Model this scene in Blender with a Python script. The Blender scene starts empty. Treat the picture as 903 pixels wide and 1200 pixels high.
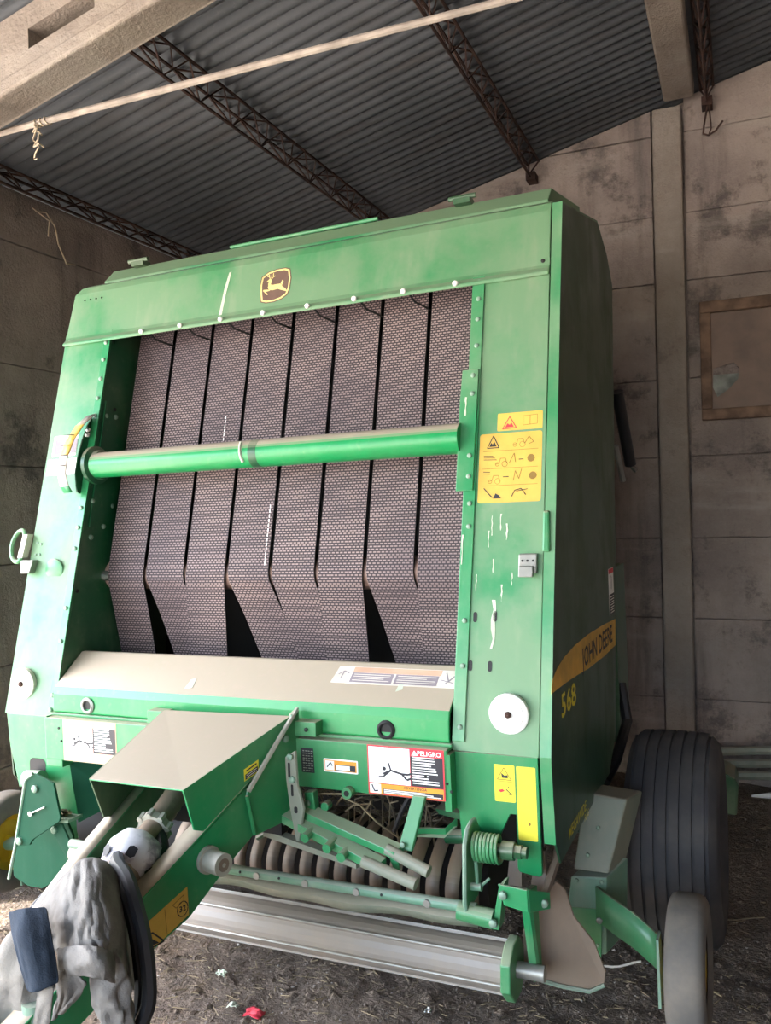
import bpy, bmesh, math, random
from math import sin, cos, pi, radians as R
from mathutils import Matrix, Vector
random.seed(7)
S = bpy.context.scene
COL = S.collection

# ---------------------------------------------------------------- camera
cam_d = bpy.data.cameras.new('camera'); cam = bpy.data.objects.new('camera', cam_d); COL.objects.link(cam)
def cam_axes(yaw, p, r):
    fwd = Vector((sin(yaw)*cos(p), cos(yaw)*cos(p), sin(p)))
    r0 = Vector((cos(yaw), -sin(yaw), 0)); d0 = fwd.cross(r0)
    return cos(r)*r0 + sin(r)*d0, -sin(r)*r0 + cos(r)*d0, fwd
rt, dn, fw = cam_axes(R(-22.60444), R(-0.39404), R(1.47991))
mw = Matrix((( rt.x, -dn.x, -fw.x, 0), (rt.y, -dn.y, -fw.y, 0), (rt.z, -dn.z, -fw.z, 1.70), (0, 0, 0, 1)))
cam.matrix_world = mw
cam_d.sensor_fit = 'VERTICAL'; cam_d.sensor_height = 24; cam_d.lens = 20.0     # 1000 px focal length in a 1200 px tall frame
cam_d.clip_start = 0.05
S.camera = cam
# ---------------------------------------------------------------- sky, sun, exposure
W = bpy.data.worlds.new('sky'); S.world = W; W.use_nodes = True
wn = W.node_tree.nodes; wl = W.node_tree.links
bg = wn['Background']; sky = wn.new('ShaderNodeTexSky'); sky.sky_type = 'NISHITA'
sky.sun_disc = False; sky.sun_elevation = R(60); sky.sun_rotation = R(-100); sky.dust_density = 4.0
wl.new(sky.outputs[0], bg.inputs[0]); bg.inputs[1].default_value = 1.3
sd = bpy.data.lights.new('sun', 'SUN'); sd.energy = 11.0; sd.angle = R(0.6); sd.color = (1, .97, .93)
sun = bpy.data.objects.new('sun', sd); COL.objects.link(sun)
sdir = Vector((cos(R(62))*cos(R(25)), cos(R(62))*sin(R(25)), -sin(R(62))))        # travels +x +y, down
sun.rotation_euler = sdir.to_track_quat('-Z', 'Y').to_euler(); sun.location = (-8, -4, 12)
vs = S.view_settings; vs.view_transform = 'Standard'; vs.look = 'None'; vs.gamma = 1; vs.use_curve_mapping = False
vs.exposure = 1.15

# ---------------------------------------------------------------- materials
def srgb(c):
    f = lambda v: v/12.92 if v <= .04045 else ((v+.055)/1.055)**2.4
    if isinstance(c, str): c = tuple(int(c[i:i+2], 16)/255 for i in (0, 2, 4))
    return (f(c[0]), f(c[1]), f(c[2]), 1)
class NT:
    def __init__(s, name):
        s.m = bpy.data.materials.new(name); s.m.use_nodes = True
        s.t = s.m.node_tree; s.b = s.t.nodes['Principled BSDF']; s._co = None
    def n(s, typ, **k):
        o = s.t.nodes.new('ShaderNode'+typ)
        for a, v in k.items():
            if a.startswith('i_'):
                key = a[2:]; key = int(key) if key.isdigit() else key.replace('_', ' ')
                s.put(o.inputs[key], v)
            else: setattr(o, a, v)
        return o
    def put(s, sock, v):
        if hasattr(v, 'is_output') or isinstance(v, bpy.types.NodeSocket): s.t.links.new(v, sock)
        else: sock.default_value = v
    def co(s, scale=(1, 1, 1), kind='Object'):
        tc = s.n('TexCoord'); mp = s.n('Mapping'); s.t.links.new(tc.outputs[kind], mp.inputs[0]); mp.inputs['Scale'].default_value = scale
        return mp.outputs[0]
    def noise(s, vec, scale, detail=4, rough=.55):
        o = s.n('TexNoise', i_Scale=scale, i_Detail=detail, i_Roughness=rough); s.t.links.new(vec, o.inputs['Vector']); return o.outputs['Fac']
    def ramp(s, fac, lo, hi, a=0., b=1.):
        o = s.n('MapRange', i_0=fac, i_1=lo, i_2=hi, i_3=a, i_4=b); o.interpolation_type = 'SMOOTHSTEP'; return o.outputs[0]
    def mix(s, f, a, b):
        o = s.n('Mix', data_type='RGBA'); s.put(o.inputs[0], f); s.put(o.inputs[6], a); s.put(o.inputs[7], b); return o.outputs[2]
    def math(s, op, a, b=0., clamp=False):
        o = s.n('Math', operation=op, use_clamp=clamp); s.put(o.inputs[0], a); s.put(o.inputs[1], b); return o.outputs[0]
    def out(s, col=None, rough=None, metal=None, height=None, bump=.3, dist=.01):
        if col is not None: s.put(s.b.inputs['Base Color'], col)
        if rough is not None: s.put(s.b.inputs['Roughness'], rough)
        if metal is not None: s.put(s.b.inputs['Metallic'], metal)
        if height is not None:
            bn = s.n('Bump', i_Strength=bump, i_Distance=dist, i_Height=height); s.t.links.new(bn.outputs[0], s.b.inputs['Normal'])
        return s.m
    def up(s, lo, hi):
        g = s.n('NewGeometry'); x = s.n('SeparateXYZ'); s.t.links.new(g.outputs['True Normal'], x.inputs[0]); return s.ramp(x.outputs[2], lo, hi)
M = {}
def flat(name, c, rough=.6, metal=0., var=.12):
    t = NT(name); c = srgb(c) if isinstance(c, str) else c
    nz = t.noise(t.co(), 9., 5)
    d = tuple(v*(1-var*1.6) for v in c[:3])+(1,); l = tuple(min(1, v*(1+var)) for v in c[:3])+(1,)
    M[name] = t.out(t.mix(t.ramp(nz, .3, .7), d, l), rough, metal); return M[name]
DUST = srgb('a99f88')
def green(name, base, dust, topdust=.85, rough=.32, dcol=None, lo=.35, hi=.7):
    t = NT(name); v = t.co(); n1 = t.noise(v, 2.3, 6, .6)
    n2 = t.noise(t.co((14, 14, 1.6)), 1., 4); n3 = t.noise(v, 40, 3)
    a = t.math('MULTIPLY', t.ramp(n1, lo, hi), dust)
    a = t.math('ADD', a, t.math('MULTIPLY', t.ramp(n2, .5, .75), dust*.35))
    u = t.math('MULTIPLY', t.up(.25, .75), t.ramp(n1, .12, .4, topdust*.75, topdust))
    f = t.math('MAXIMUM', a, u, True)
    f = t.math('ADD', f, t.math('MULTIPLY', t.ramp(n3, .55, .8), .08), True)
    b = srgb(base); b2 = tuple(x*.75 for x in b[:3])+(1,)
    c = t.mix(f, t.mix(n2, b2, b), dcol or DUST)
    M[name] = t.out(c, t.ramp(f, 0, .9, rough, .6), 0., n3, .05, .004); return M[name]
green('green_clean', '028c50', .18)
green('green_dusty', '0a8a4e', .68, lo=.28, hi=.56, dcol=srgb('7f9474'))
green('green_mid', '2b8f57', .42, dcol=srgb('9fa98c'))
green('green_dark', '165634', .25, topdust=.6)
green('green_grey', '6a9c80', .7, dcol=srgb('98a090'))
green('green_cover', '029852', .10, topdust=.97, dcol=srgb('ab9c88'))
green('green_side_shaded', '1a4a30', .7, dcol=srgb('55624f'))  # dusty green, base darkened to carry the low light on the side panels
green('dusty_metal', '7f8a78', .8, dcol=srgb('9a9482'), rough=.5)
green('roller_steel', '8f8a84', .7, topdust=.75, dcol=srgb('94897a'), rough=.4)
green('brown_metal', '7d6c5c', .8, dcol=srgb('8f7e6c'), rough=.5)
flat('bolt', '7f9884', .5, .3); flat('chrome', 'd9d9d4', .25, .9); flat('zinc', '9b9a92', .45, .5)
flat('black', '0b0b0c', .6); flat('dark', '1b1a1a', .8); flat('white', 'e9e6df', .6, var=.05); flat('offwhite', 'd8d0c2', .7)
flat('decal_white', 'f1efe9', .45, var=.03); flat('decal_yellow', 'd6b04c', .5, var=.08); flat('decal_bright', 'e6d93c', .45, var=.05)
flat('decal_orange', 'e89a2e', .5, var=.08); flat('decal_red', 'd8323f', .5, var=.05); flat('decal_black', '25242a', .5); flat('decal_line', '8a6a2a', .6)
flat('decal_pink', 'd9a58a', .6); flat('decal_grey', '8d8288', .6); flat('stripe_yellow', 'd8ac44', .5, var=.15); flat('badge_brown', '6b5347', .5)
flat('gold', 'e8d28a', .5); flat('rim_yellow', 'c9a21e', .5); flat('white_paint', 'c6cfb8', .8); flat('pink_roll', 'a98a7c', .5, .3)
flat('red_plastic', 'd0404e', .5); flat('twine', 'b0a088', .9); flat('rust', '4a352c', .9, .2, .35); flat('wood', '7d6450', .8, 0, .3); flat('pale_wood', 'a3978a', .85, 0, .2)
flat('straw', '85765a', .9, 0, .35); flat('lining', '8f9388', .7, 0, .3); flat('dust_edge', 'a8a595', .8); flat('hose', '17171a', .5); flat('stem', '6e6350', .9, 0, .3); flat('pebble', '9b938a', .9, 0, .4)
# rubber belts: fine rough-top pattern in strip coordinates
t = NT('belt'); uv = t.co(kind='UV'); br = t.n('TexBrick', i_Scale=1.0, i_Mortar_Size=.0040, i_Mortar_Smooth=.8, i_Brick_Width=.0155, i_Row_Height=.0096, i_Bias=0.)
t.t.links.new(uv, br.inputs['Vector']); br.offset = .5; br.squash = 1.
nz = t.noise(t.co(), 3., 5); hi = t.mix(t.ramp(nz, .3, .7), srgb('79696a'), srgb('9c8883'))
for i, c in ((1, None), (2, None)): t.t.links.new(hi, br.inputs['Color%d' % i])
br.inputs['Mortar'].default_value = srgb('2c2428')
M['belt'] = t.out(br.outputs['Color'], .75, 0., br.outputs['Fac'], -.6, .003)
def concrete(name, a, b, stain, sc=1., grime=.75):
    t = NT(name); v = t.co((sc, sc, sc)); n1 = t.noise(v, 1.3, 8, .65); n2 = t.noise(v, 6, 10, .75); n3 = t.noise(t.co((5, 5, .5)), 1., 6, .65); n4 = t.noise(v, 60, 4, .7); n5 = t.noise(v, 2.2, 10, .72); n6 = t.noise(t.co((.7, .7, 4)), 1.4, 6, .6)
    c = t.mix(t.ramp(n1, .35, .65), srgb(a), srgb(b)); c = t.mix(t.math('MULTIPLY', t.ramp(n3, .5, .72), .55), c, srgb(stain))
    c = t.mix(t.math('MULTIPLY', t.ramp(n5, .52, .64), grime), c, srgb(stain)); c = t.mix(t.math('MULTIPLY', t.ramp(n2, .55, .7), .55), c, srgb(stain))
    c = t.mix(t.math('MULTIPLY', t.ramp(n6, .55, .7), .45), c, srgb('b3a99c')); c = t.mix(t.math('MULTIPLY', t.ramp(n4, .5, .8), .25), c, srgb('b5aa98'))
    M[name] = t.out(c, .92, 0., t.math('ADD', n2, t.math('MULTIPLY', n4, .5)), .6, .025); return M[name]
concrete('concrete', 'a8998d', '887b73', '4a4341'); concrete('concrete_pillar', 'a3988b', '8d8175', '6b5f57', 1., .3); concrete('concrete_beam', 'a59888', '8f8377', '6f6258', 1., .3)
t = NT('tin'); v = t.co(); n1 = t.noise(v, 1.2, 6, .6); n2 = t.noise(v, 45, 4, .7); n3 = t.noise(t.co((.5, 6, 6)), 1., 5)
c = t.mix(t.ramp(n1, .3, .7), srgb('4a4e50'), srgb('5d6063')); c = t.mix(t.math('MULTIPLY', t.ramp(n3, .5, .75), .5), c, srgb('463f39')); c = t.mix(t.math('MULTIPLY', t.ramp(n2, .58, .75), .3), c, srgb('868c90'))
M['tin'] = t.out(c, .65, .35, n2, .1, .004)
t = NT('soil'); v = t.co(); n1 = t.noise(v, .9, 8, .6); n2 = t.noise(v, 14, 8, .7); n3 = t.noise(v, 70, 4, .7)
c = t.mix(t.ramp(n1, .3, .7), srgb('665a50'), srgb('887868')); c = t.mix(t.ramp(n2, .45, .7), c, srgb('8c7b69')); c = t.mix(t.math('MULTIPLY', t.ramp(n3, .52, .7), .6), c, srgb('b3a48f'))
M['soil'] = t.out(c, .95, 0., t.math('ADD', n2, t.math('MULTIPLY', n3, .6)), 1., .06)
t = NT('yard'); v = t.co(); n1 = t.noise(v, .6, 8, .6); M['yard'] = t.out(t.mix(t.ramp(n1, .3, .7), srgb('a59d92'), srgb('bdb5aa')), .95)
t = NT('tyre'); v = t.co(); n1 = t.noise(v, 4, 6, .6); c = t.mix(t.ramp(n1, .35, .75), srgb('39383a'), srgb('57534e'))
M['tyre'] = t.out(c, .8, 0., t.noise(v, 60, 3), .15, .004)
t = NT('small_tyre'); v = t.co(); n1 = t.noise(v, 5, 6, .6); c = t.mix(t.ramp(n1, .35, .75), srgb('5d5a55'), srgb('7d7467'))
M['small_tyre'] = t.out(c, .85, 0., t.noise(v, 60, 3), .15, .004)
def cloth(name, a, b):
    t = NT(name); v = t.co(); n1 = t.noise(v, 9, 6, .6); n2 = t.noise(v, 300, 2)
    t.b.inputs['Specular IOR Level'].default_value = .1; c = t.mix(t.ramp(n1, .35, .7), srgb(a), srgb(b)); M[name] = t.out(c, 1., 0., t.math('ADD', t.noise(v, 18, 4), t.math('MULTIPLY', n2, .2)), .5, .012)
cloth('cloth_grey', '7d7a75', '625f5b'); cloth('cloth_blue', '363e48', '282f38'); cloth('cloth_cream', '948f86', '77726b')
green('green_shaded', '0f4a33', .18, topdust=.5, rough=.6, dcol=srgb('4d6556'))  # darker green copy: shade from the panel above put into the left plates
M['green_shaded'].node_tree.nodes['Principled BSDF'].inputs['Specular IOR Level'].default_value = .12
t = NT('guard'); v = t.co(); c = t.mix(t.ramp(t.noise(v, 9, 6, .7), .4, .62), srgb('cfcfd2'), srgb('77737f')); M['guard'] = t.out(c, .6)
t = NT('panel_board'); v = t.co(); n1 = t.noise(v, 5, 6); c = t.mix(t.ramp(n1, .3, .7), srgb('8d7868'), srgb('76655a')); M['panel_board'] = t.out(c, .7)

# ---------------------------------------------------------------- mesh builder
class MB:
    def __init__(s): s.v = []; s.f = []; s.mi = []; s.sm = []; s.uv = []
    def add(s, vs, fs, mi=0, smooth=False):
        o = len(s.v); s.v += [tuple(p) for p in vs]
        for f in fs: s.f.append([i+o for i in f]); s.mi.append(mi); s.sm.append(smooth)
        return s
    def box(s, a, b, mi=0):
        x0, y0, z0 = a; x1, y1, z1 = b
        return s.add([(x0,y0,z0),(x1,y0,z0),(x1,y1,z0),(x0,y1,z0),(x0,y0,z1),(x1,y0,z1),(x1,y1,z1),(x0,y1,z1)],
                     [(0,3,2,1),(4,5,6,7),(0,1,5,4),(1,2,6,5),(2,3,7,6),(3,0,4,7)], mi)
    def prism(s, front, back, mi=0):
        n = len(front)
        return s.add(list(front)+list(back), [tuple(range(n)), tuple(range(2*n-1, n-1, -1))]+[(i, i+n, (i+1) % n+n, (i+1) % n) for i in range(n)], mi)
    def plate(s, pts, d, mi=0):                                       # polygon extruded along vector d
        d = Vector(d); p = [Vector(q) for q in pts]; return s.prism(p, [q+d for q in p], mi)
    def poly(s, pts, mi=0): return s.add(pts, [tuple(range(len(pts)))], mi)
    def cyl(s, a, b, r, n=16, mi=0, r2=None, caps=True, smooth=True):
        a = Vector(a); b = Vector(b); r2 = r if r2 is None else r2
        w = (b-a).normalized(); u = w.orthogonal().normalized(); v = w.cross(u)
        A = [a+(u*cos(2*pi*i/n)+v*sin(2*pi*i/n))*r for i in range(n)]; B = [b+(u*cos(2*pi*i/n)+v*sin(2*pi*i/n))*r2 for i in range(n)]
        s.add(A+B, [(i, (i+1) % n, (i+1) % n+n, i+n) for i in range(n)], mi, smooth)
        if caps: s.add(A, [tuple(range(n-1, -1, -1))], mi); s.add(B, [tuple(range(n))], mi)
        return s
    def tube(s, path, r, n=8, mi=0, closed=False):
        P = [Vector(p) for p in path]; rs = r if isinstance(r, (list, tuple)) else [r]*len(P); prev = None; rings = []
        for i, p in enumerate(P):
            a = P[i-1] if i else (P[-1] if closed else P[0]); b = P[i+1] if i < len(P)-1 else (P[0] if closed else P[-1])
            w = (b-a).normalized()
            if prev is None: u = w.orthogonal().normalized()
            else:
                u = prev-w*prev.dot(w); u = u.normalized() if u.length > 1e-6 else w.orthogonal().normalized()
            prev = u; v = w.cross(u); rings.append([p+(u*cos(2*pi*k/n)+v*sin(2*pi*k/n))*rs[i] for k in range(n)])
        vs = [q for g in rings for q in g]; m = len(P); fs = []
        for i in range(m if closed else m-1):
            j = (i+1) % m
            for k in range(n): fs.append((i*n+k, i*n+(k+1) % n, j*n+(k+1) % n, j*n+k))
        s.add(vs, fs, mi, True)
        if not closed: s.add(rings[0], [tuple(range(n-1, -1, -1))], mi); s.add(rings[-1], [tuple(range(n))], mi)
        return s
    def lathe(s, prof, origin, axis='x', n=32, mi=0, smooth=True):    # prof: (along, radius)
        o = Vector(origin); vs = []
        for (a, r) in prof:
            for k in range(n):
                c, d = cos(2*pi*k/n)*r, sin(2*pi*k/n)*r
                vs.append(o+Vector({'x': (a, c, d), 'y': (c, a, d), 'z': (c, d, a)}[axis]))
        fs = [(i*n+k, i*n+(k+1) % n, (i+1)*n+(k+1) % n, (i+1)*n+k) for i in range(len(prof)-1) for k in range(n)]
        return s.add(vs, fs, mi, smooth)
    def grid(s, rows, mi=0, smooth=True):
        n = len(rows[0]); vs = [p for r in rows for p in r]
        return s.add(vs, [(i*n+j, i*n+j+1, (i+1)*n+j+1, (i+1)*n+j) for i in range(len(rows)-1) for j in range(n-1)], mi, smooth)
    def build(s, name, mats, parent=None, bevel=0., fix=True, origin=None, sub=0, solid=0.):
        me = bpy.data.meshes.new(name); o0 = Vector(origin) if origin else Vector((0, 0, 0))
        me.from_pydata([Vector(p)-o0 for p in s.v], [], s.f)
        for m in ([mats] if isinstance(mats, str) else mats): me.materials.append(M[m])
        me.polygons.foreach_set('material_index', s.mi); me.polygons.foreach_set('use_smooth', s.sm); me.update(); anysm = any(s.sm)
        if fix:
            b = bmesh.new(); b.from_mesh(me); bmesh.ops.remove_doubles(b, verts=b.verts, dist=1e-6); bmesh.ops.recalc_face_normals(b, faces=b.faces); b.to_mesh(me); b.free()
        if anysm: me.set_sharp_from_angle(angle=R(40))
        o = bpy.data.objects.new(name, me); COL.objects.link(o); o.location = o0
        if parent: o.parent = parent
        if sub: mo = o.modifiers.new('sub', 'SUBSURF'); mo.levels = sub; mo.render_levels = sub
        if solid: mo = o.modifiers.new('solid', 'SOLIDIFY'); mo.thickness = solid
        if bevel: mo = o.modifiers.new('bevel', 'BEVEL'); mo.width = bevel; mo.segments = 2; mo.limit_method = 'ANGLE'; mo.angle_limit = R(40)
        return o
def tag(o, label=None, cat=None, group=None, kind=None):
    for k, v in (('label', label), ('category', cat), ('group', group), ('kind', kind)):
        if v: o[k] = v
    return o
def empty(name, loc, rot=(0, 0, 0)):
    o = bpy.data.objects.new(name, None); COL.objects.link(o); o.location = loc; o.rotation_euler = rot; o.empty_display_size = .1; return o
def link_copy(o, parent=None, loc=None):
    c = o.copy(); COL.objects.link(c); c.parent = parent if parent else o.parent
    if loc is not None: c.location = loc
    return c
_tc = {}
def text2d(body, size=1., shear=0.):
    k = (body, size, shear)
    if k not in _tc:
        cu = bpy.data.curves.new('t', 'FONT'); cu.body = body; cu.size = size; cu.shear = shear; cu.align_x = 'CENTER'; cu.align_y = 'CENTER'; cu.resolution_u = 2; cu.offset = .018
        ob = bpy.data.objects.new('t', cu); COL.objects.link(ob); bpy.context.view_layer.update()
        ev = ob.evaluated_get(bpy.context.evaluated_depsgraph_get()); me = ev.to_mesh()
        _tc[k] = ([tuple(v.co) for v in me.vertices], [tuple(p.vertices) for p in me.polygons]); ev.to_mesh_clear()
        bpy.data.objects.remove(ob); bpy.data.curves.remove(cu)
    return _tc[k]
# machine frame: x across, y back, z up; front faces lean back by TT above the height ZS
ZS, TT = .974, .2609
def sp(x, z, off=0.): return (x, (z-ZS)*TT+off, z)
class Decal:
    """flat print on a plane: fn(u, v, d) gives a point, d out of the surface"""
    def __init__(s, fn): s.fn = fn; s.mb = MB(); s.k = 0
    def poly(s, pts, mi, d=.0012):
        s.k += 1; d += s.k*1e-5; s.mb.poly([s.fn(u, v, d) for u, v in pts], mi); return s
    def base(s, pts, mi, t=.0008): s.mb.prism([s.fn(u, v, t) for u, v in pts], [s.fn(u, v, -.0004) for u, v in pts], mi); return s
    def rect(s, u0, v0, u1, v1, mi, d=.0012): return s.poly([(u0, v0), (u1, v0), (u1, v1), (u0, v1)], mi, d)
    def line(s, pts, w, mi, d=.0014):
        for (a, b), (c, e) in zip(pts, pts[1:]):
            L = math.hypot(c-a, e-b) or 1; nx, ny = -(e-b)/L*w/2, (c-a)/L*w/2
            s.poly([(a-nx, b-ny), (c-nx, e-ny), (c+nx, e+ny), (a+nx, b+ny)], mi, d)
        return s
    def text(s, body, cu, cv, size, mi, sx=1., shear=0., d=.0016, ang=0.):
        vs, fs = text2d(body, 1., shear); c, n = cos(ang), sin(ang)
        s.mb.add([s.fn(cu+(x*sx*c-y*n)*size, cv+(x*sx*n+y*c)*size, d) for x, y, z in vs], fs, mi); return s
    def build(s, name, mats, parent, label=None):
        o = s.mb.build(name, mats, parent, fix=False)
        if label: o['label'] = label
        return o
def rrect(u0, v0, u1, v1, r, n=4):
    P = []
    for cx, cy, a in ((u1-r, v1-r, 0), (u0+r, v1-r, 90), (u0+r, v0+r, 180), (u1-r, v0+r, 270)):
        P += [(cx+r*cos(R(a+90*i/n)), cy+r*sin(R(a+90*i/n))) for i in range(n+1)]
    return P
# ================================================================= the shed
from mathutils import noise as mn
XL, YB, SL, Z0 = -3.317, 5.5, .247, 3.385           # left wall, back wall, roof slope, eave height at the left wall
def roofz(x): return Z0+SL*(x-XL)
def st(o): o['kind'] = 'structure'; return o
def gz(x, y):
    return .018*mn.noise((x*1.3, y*1.3, 0))+.012*mn.noise((x*4, y*4, 3))+.010*mn.noise((x*13, y*13, 9))+.006*mn.noise((x*29, y*29, 4))-.014
mb = MB(); rows = []
ys = [-6.0, -4, -2, -.5, .4]+[1.0+.022*i for i in range(int(5.0/.022)+1)]; xs = [-3.42+.022*i for i in range(int(4.4/.022)+1)]+[1.4, 2, 3, 4, 4.8]
mb.grid([[(x, y, gz(x, y)) for x in xs] for y in ys]); st(mb.build('floor', 'soil'))
mb = MB(); mb.grid([[(x, y, -.055) for x in (-40, -20, 0, 20, 40)] for y in (-40, -20, 0, 20, 40)]); st(mb.build('yard_ground', 'yard'))
# ---- walls of stacked precast slabs
JB = [-.05, .48, .97, 1.46, 1.955, 2.43, 3.02, 3.43, 3.92, 4.4, 4.9, 5.4]
def slab_poly(x0, x1, z0, z1):
    top = lambda x: roofz(x)-.012
    if z0 >= top(x1)-.02: return None
    P = [(x0, z0), (x1, z0), (x1, min(z1, top(x1)))]
    if top(x1) > z1 > top(x0): P.append((XL+(z1+.012-Z0)/SL, z1))
    if top(x0) > z0: P.append((x0, min(z1, top(x0))))
    else: P[0] = (XL+(z0+.012-Z0)/SL, z0)
    return P
wb = empty('wall_back', (0, YB, 0)); st(wb)
mb = MB()
P = [(XL-.1, -.1), (4.6, -.1), (4.6, roofz(4.6)-.02), (XL-.1, roofz(XL-.1)-.02)]
mb.prism([(x, YB+.05, z) for x, z in P], [(x, YB+.16, z) for x, z in P]); mb.build('backing', 'concrete', wb).matrix_parent_inverse = Matrix.Translation((0, -YB, 0))
for bx0, bx1 in ((XL, -.455), (-.278, 2.6), (2.75, 4.5)):
    for i in range(len(JB)-1):
        p = slab_poly(bx0+.006, bx1-.006, JB[i]+.002, JB[i+1]-.002)
        if not p: continue
        dy = random.uniform(-.006, .006); mb = MB()
        mb.prism([(x, YB+dy, z) for x, z in p], [(x, YB+.055, z) for x, z in p])
        o = mb.build('panel', 'concrete', wb, bevel=.005 if i else 0.); o.matrix_parent_inverse = Matrix.Translation((0, -YB, 0))
for x0, x1 in ((-.45, -.283), (2.6, 2.75)):
    mb = MB(); z = roofz(x0)-.03; mb.box((x0, YB-.06, -.05), (x1, YB+.05, z)); o = mb.build('concrete_pillar', 'concrete_pillar', None, bevel=.012, origin=((x0+x1)/2, YB, -.05))
    tag(o, 'square concrete post of the back wall under the roof beam' if x0 < 0 else 'square concrete post of the back wall beyond the framed board', 'post')
def wall_side(name, x0, x1, y0, y1, face):
    e = empty(name, (x0, (y0+y1)/2, 0)); st(e); inv = Matrix.Translation((-x0, -(y0+y1)/2, 0))
    top = roofz(min(x0, x1))-.02
    mb = MB(); mb.box((min(x0, x1)+.05, y0, -.1), (max(x0, x1)-.05, y1, top-.01)); mb.build('backing', 'concrete', e).matrix_parent_inverse = inv
    js = [-.05, .48, .97, 1.46, 1.945, 2.45, 3.06, 3.6, 4.2, 4.8, 5.3]
    for i in range(len(js)-1):
        z0, z1 = js[i]+.002, min(js[i+1]-.002, top)
        if z1 <= z0: continue
        dx = random.uniform(-.005, .005); mb = MB(); mb.box((min(x0, x1)+dx, y0, z0), (max(x0, x1)+dx, y1, z1))
        mb.build('panel', 'concrete', e, bevel=.005).matrix_parent_inverse = inv
    return e
wall_side('wall_left', XL-.16, XL, 2.98, YB, 1)
wall_side('wall_right', 4.5, 4.66, -5.7, YB, -1)
mb = MB(); mb.prism([(1.2, -5.7, -.1), (4.5, -5.7, -.1), (4.5, -5.7, roofz(4.5)-.02), (1.2, -5.7, roofz(1.2)-.02)], [(1.2, -5.85, -.1), (4.5, -5.85, -.1), (4.5, -5.85, roofz(4.5)-.02), (1.2, -5.85, roofz(1.2)-.02)]); st(mb.build('added_front_wall', 'concrete'))  # unseen partial wall added behind the camera to darken the right side
# pilaster carrying the rafter at the end of the left wall
mb = MB(); mb.box((XL-.16, 2.70, -.05), (XL+.02, 2.975, 3.2)); tag(mb.build('concrete_pillar', 'concrete_pillar', None, bevel=.012, origin=(XL-.07, 2.84, -.05)), 'concrete post at the open end of the side wall', 'post')
# ---- roof of corrugated sheets
ce = empty('ceiling', (0, 2, 0)); st(ce); inv = Matrix.Translation((0, -2, 0)); PT = .0776
x0, x1 = -4.35, 4.7; y = -2.7-PT*40; k = 0  # eave overhang and forward reach, out of view, shaped to hold back daylight
while y < YB+.1:
    n = 10; seg = 8; mb = MB(); A = []; B = []; C = []
    for i in range(n*seg+3):
        yy = y+PT*i/seg; h = .018-.04*abs(sin(pi*(yy+2.7)/PT))**.8+(.003 if i > n*seg-4 else 0)
        A.append((x0, yy, roofz(x0)+.012+h)); C.append(((x0+x1)/2, yy, roofz((x0+x1)/2)+.012+h)); B.append((x1, yy, roofz(x1)+.012+h))
    mb.grid([A, C, B]); o = mb.build('roof_sheet', 'tin', ce, fix=False, solid=.002); o.matrix_parent_inverse = inv
    y += PT*n
# ---- lattice purlins: two chords and zig-zag bars each
def lattice(x, y0, y1, label, dz=.14, w=.07):
    e = empty('lattice_purlin', (x, y0, roofz(x)-dz)); inv = Matrix.Translation((-x, -y0, -(roofz(x)-dz)))
    ch = [(x-w/2, roofz(x-w/2)-.022), (x+w/2, roofz(x+w/2)-.022), (x, roofz(x)-dz)]
    for cx, cz in ch:
        mb = MB(); mb.tube([(cx, y0, cz), (cx, y1, cz)], .008, 5); mb.build('chord', 'rust', e).matrix_parent_inverse = inv
    n = int((y1-y0)/.13); sides = ((0, 2), (1, 2), (0, 1))
    for a, b in sides:
        mb = MB()
        pts = [((ch[a] if i % 2 == 0 else ch[b])[0], y0+(y1-y0)*i/n, (ch[a] if i % 2 == 0 else ch[b])[1]) for i in range(n+1)]
        mb.tube(pts, .005, 4); mb.build('web_bar', 'rust', e).matrix_parent_inverse = inv
    mb = MB(); mb.box((x-.03, y1-.10, roofz(x)-dz-.02), (x+.03, y1+.0, roofz(x)-dz+.03)); mb.build('bearing_plate', 'rust', e).matrix_parent_inverse = inv
    tag(e, label, 'purlin', 'rusty lattice purlins under the roof')
lattice(-2.2, 2.58, YB-.01, 'rusty lattice purlin ending above the logo side of the baler', .13, .085)
lattice(-1.19, 2.58, YB-.01, 'rusty lattice purlin with its end showing above the baler top')
lattice(-.135, 2.58, YB-.01, 'rusty lattice purlin beside the concrete beam over the framed board')
lattice(-3.265, 2.6, YB-.01, 'rusty lattice purlin along the top of the side wall', .085, .05)
lattice(.9, 2.58, YB-.01, 'rusty lattice purlin beyond the framed board')
# ---- concrete beam on the post, and the big rafter with slots
mb = MB(); mb.prism([(-.372, 2.57, 4.055), (-.205, 2.57, 4.055), (-.2, 2.57, roofz(-.2)-.02), (-.375, 2.57, roofz(-.375)-.02)], [(-.372, 5.36, 4.055), (-.205, 5.36, 4.055), (-.2, 5.36, roofz(-.2)-.02), (-.375, 5.36, roofz(-.375)-.02)])
tag(mb.build('concrete_beam', 'concrete_beam', None, bevel=.012, origin=(-.29, 5.36, 4.05)), 'straight concrete beam resting on the back wall post', 'beam')
ra = empty('concrete_rafter', (XL, 2.49, 3.1)); rinv = Matrix.Translation((-XL, -2.49, -3.1))
def raf(x, dz, y): return (x, y, roofz(x)+dz)
slots = [(-2.39, -2.08), (-1.75, -1.44), (-1.11, -.8), (-.47, -.16), (.17, .48)]
xa, xb = XL-.1, 1.2; mb = MB(); dlo, dhi = -.192, -.118
for d0, d1 in ((-.31, dlo), (dhi, -.03)): mb.prism([raf(xa, d0, 2.43), raf(xb, d0, 2.43), raf(xb, d1, 2.43), raf(xa, d1, 2.43)], [raf(xa, d0, 2.55), raf(xb, d0, 2.55), raf(xb, d1, 2.55), raf(xa, d1, 2.55)])
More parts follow.
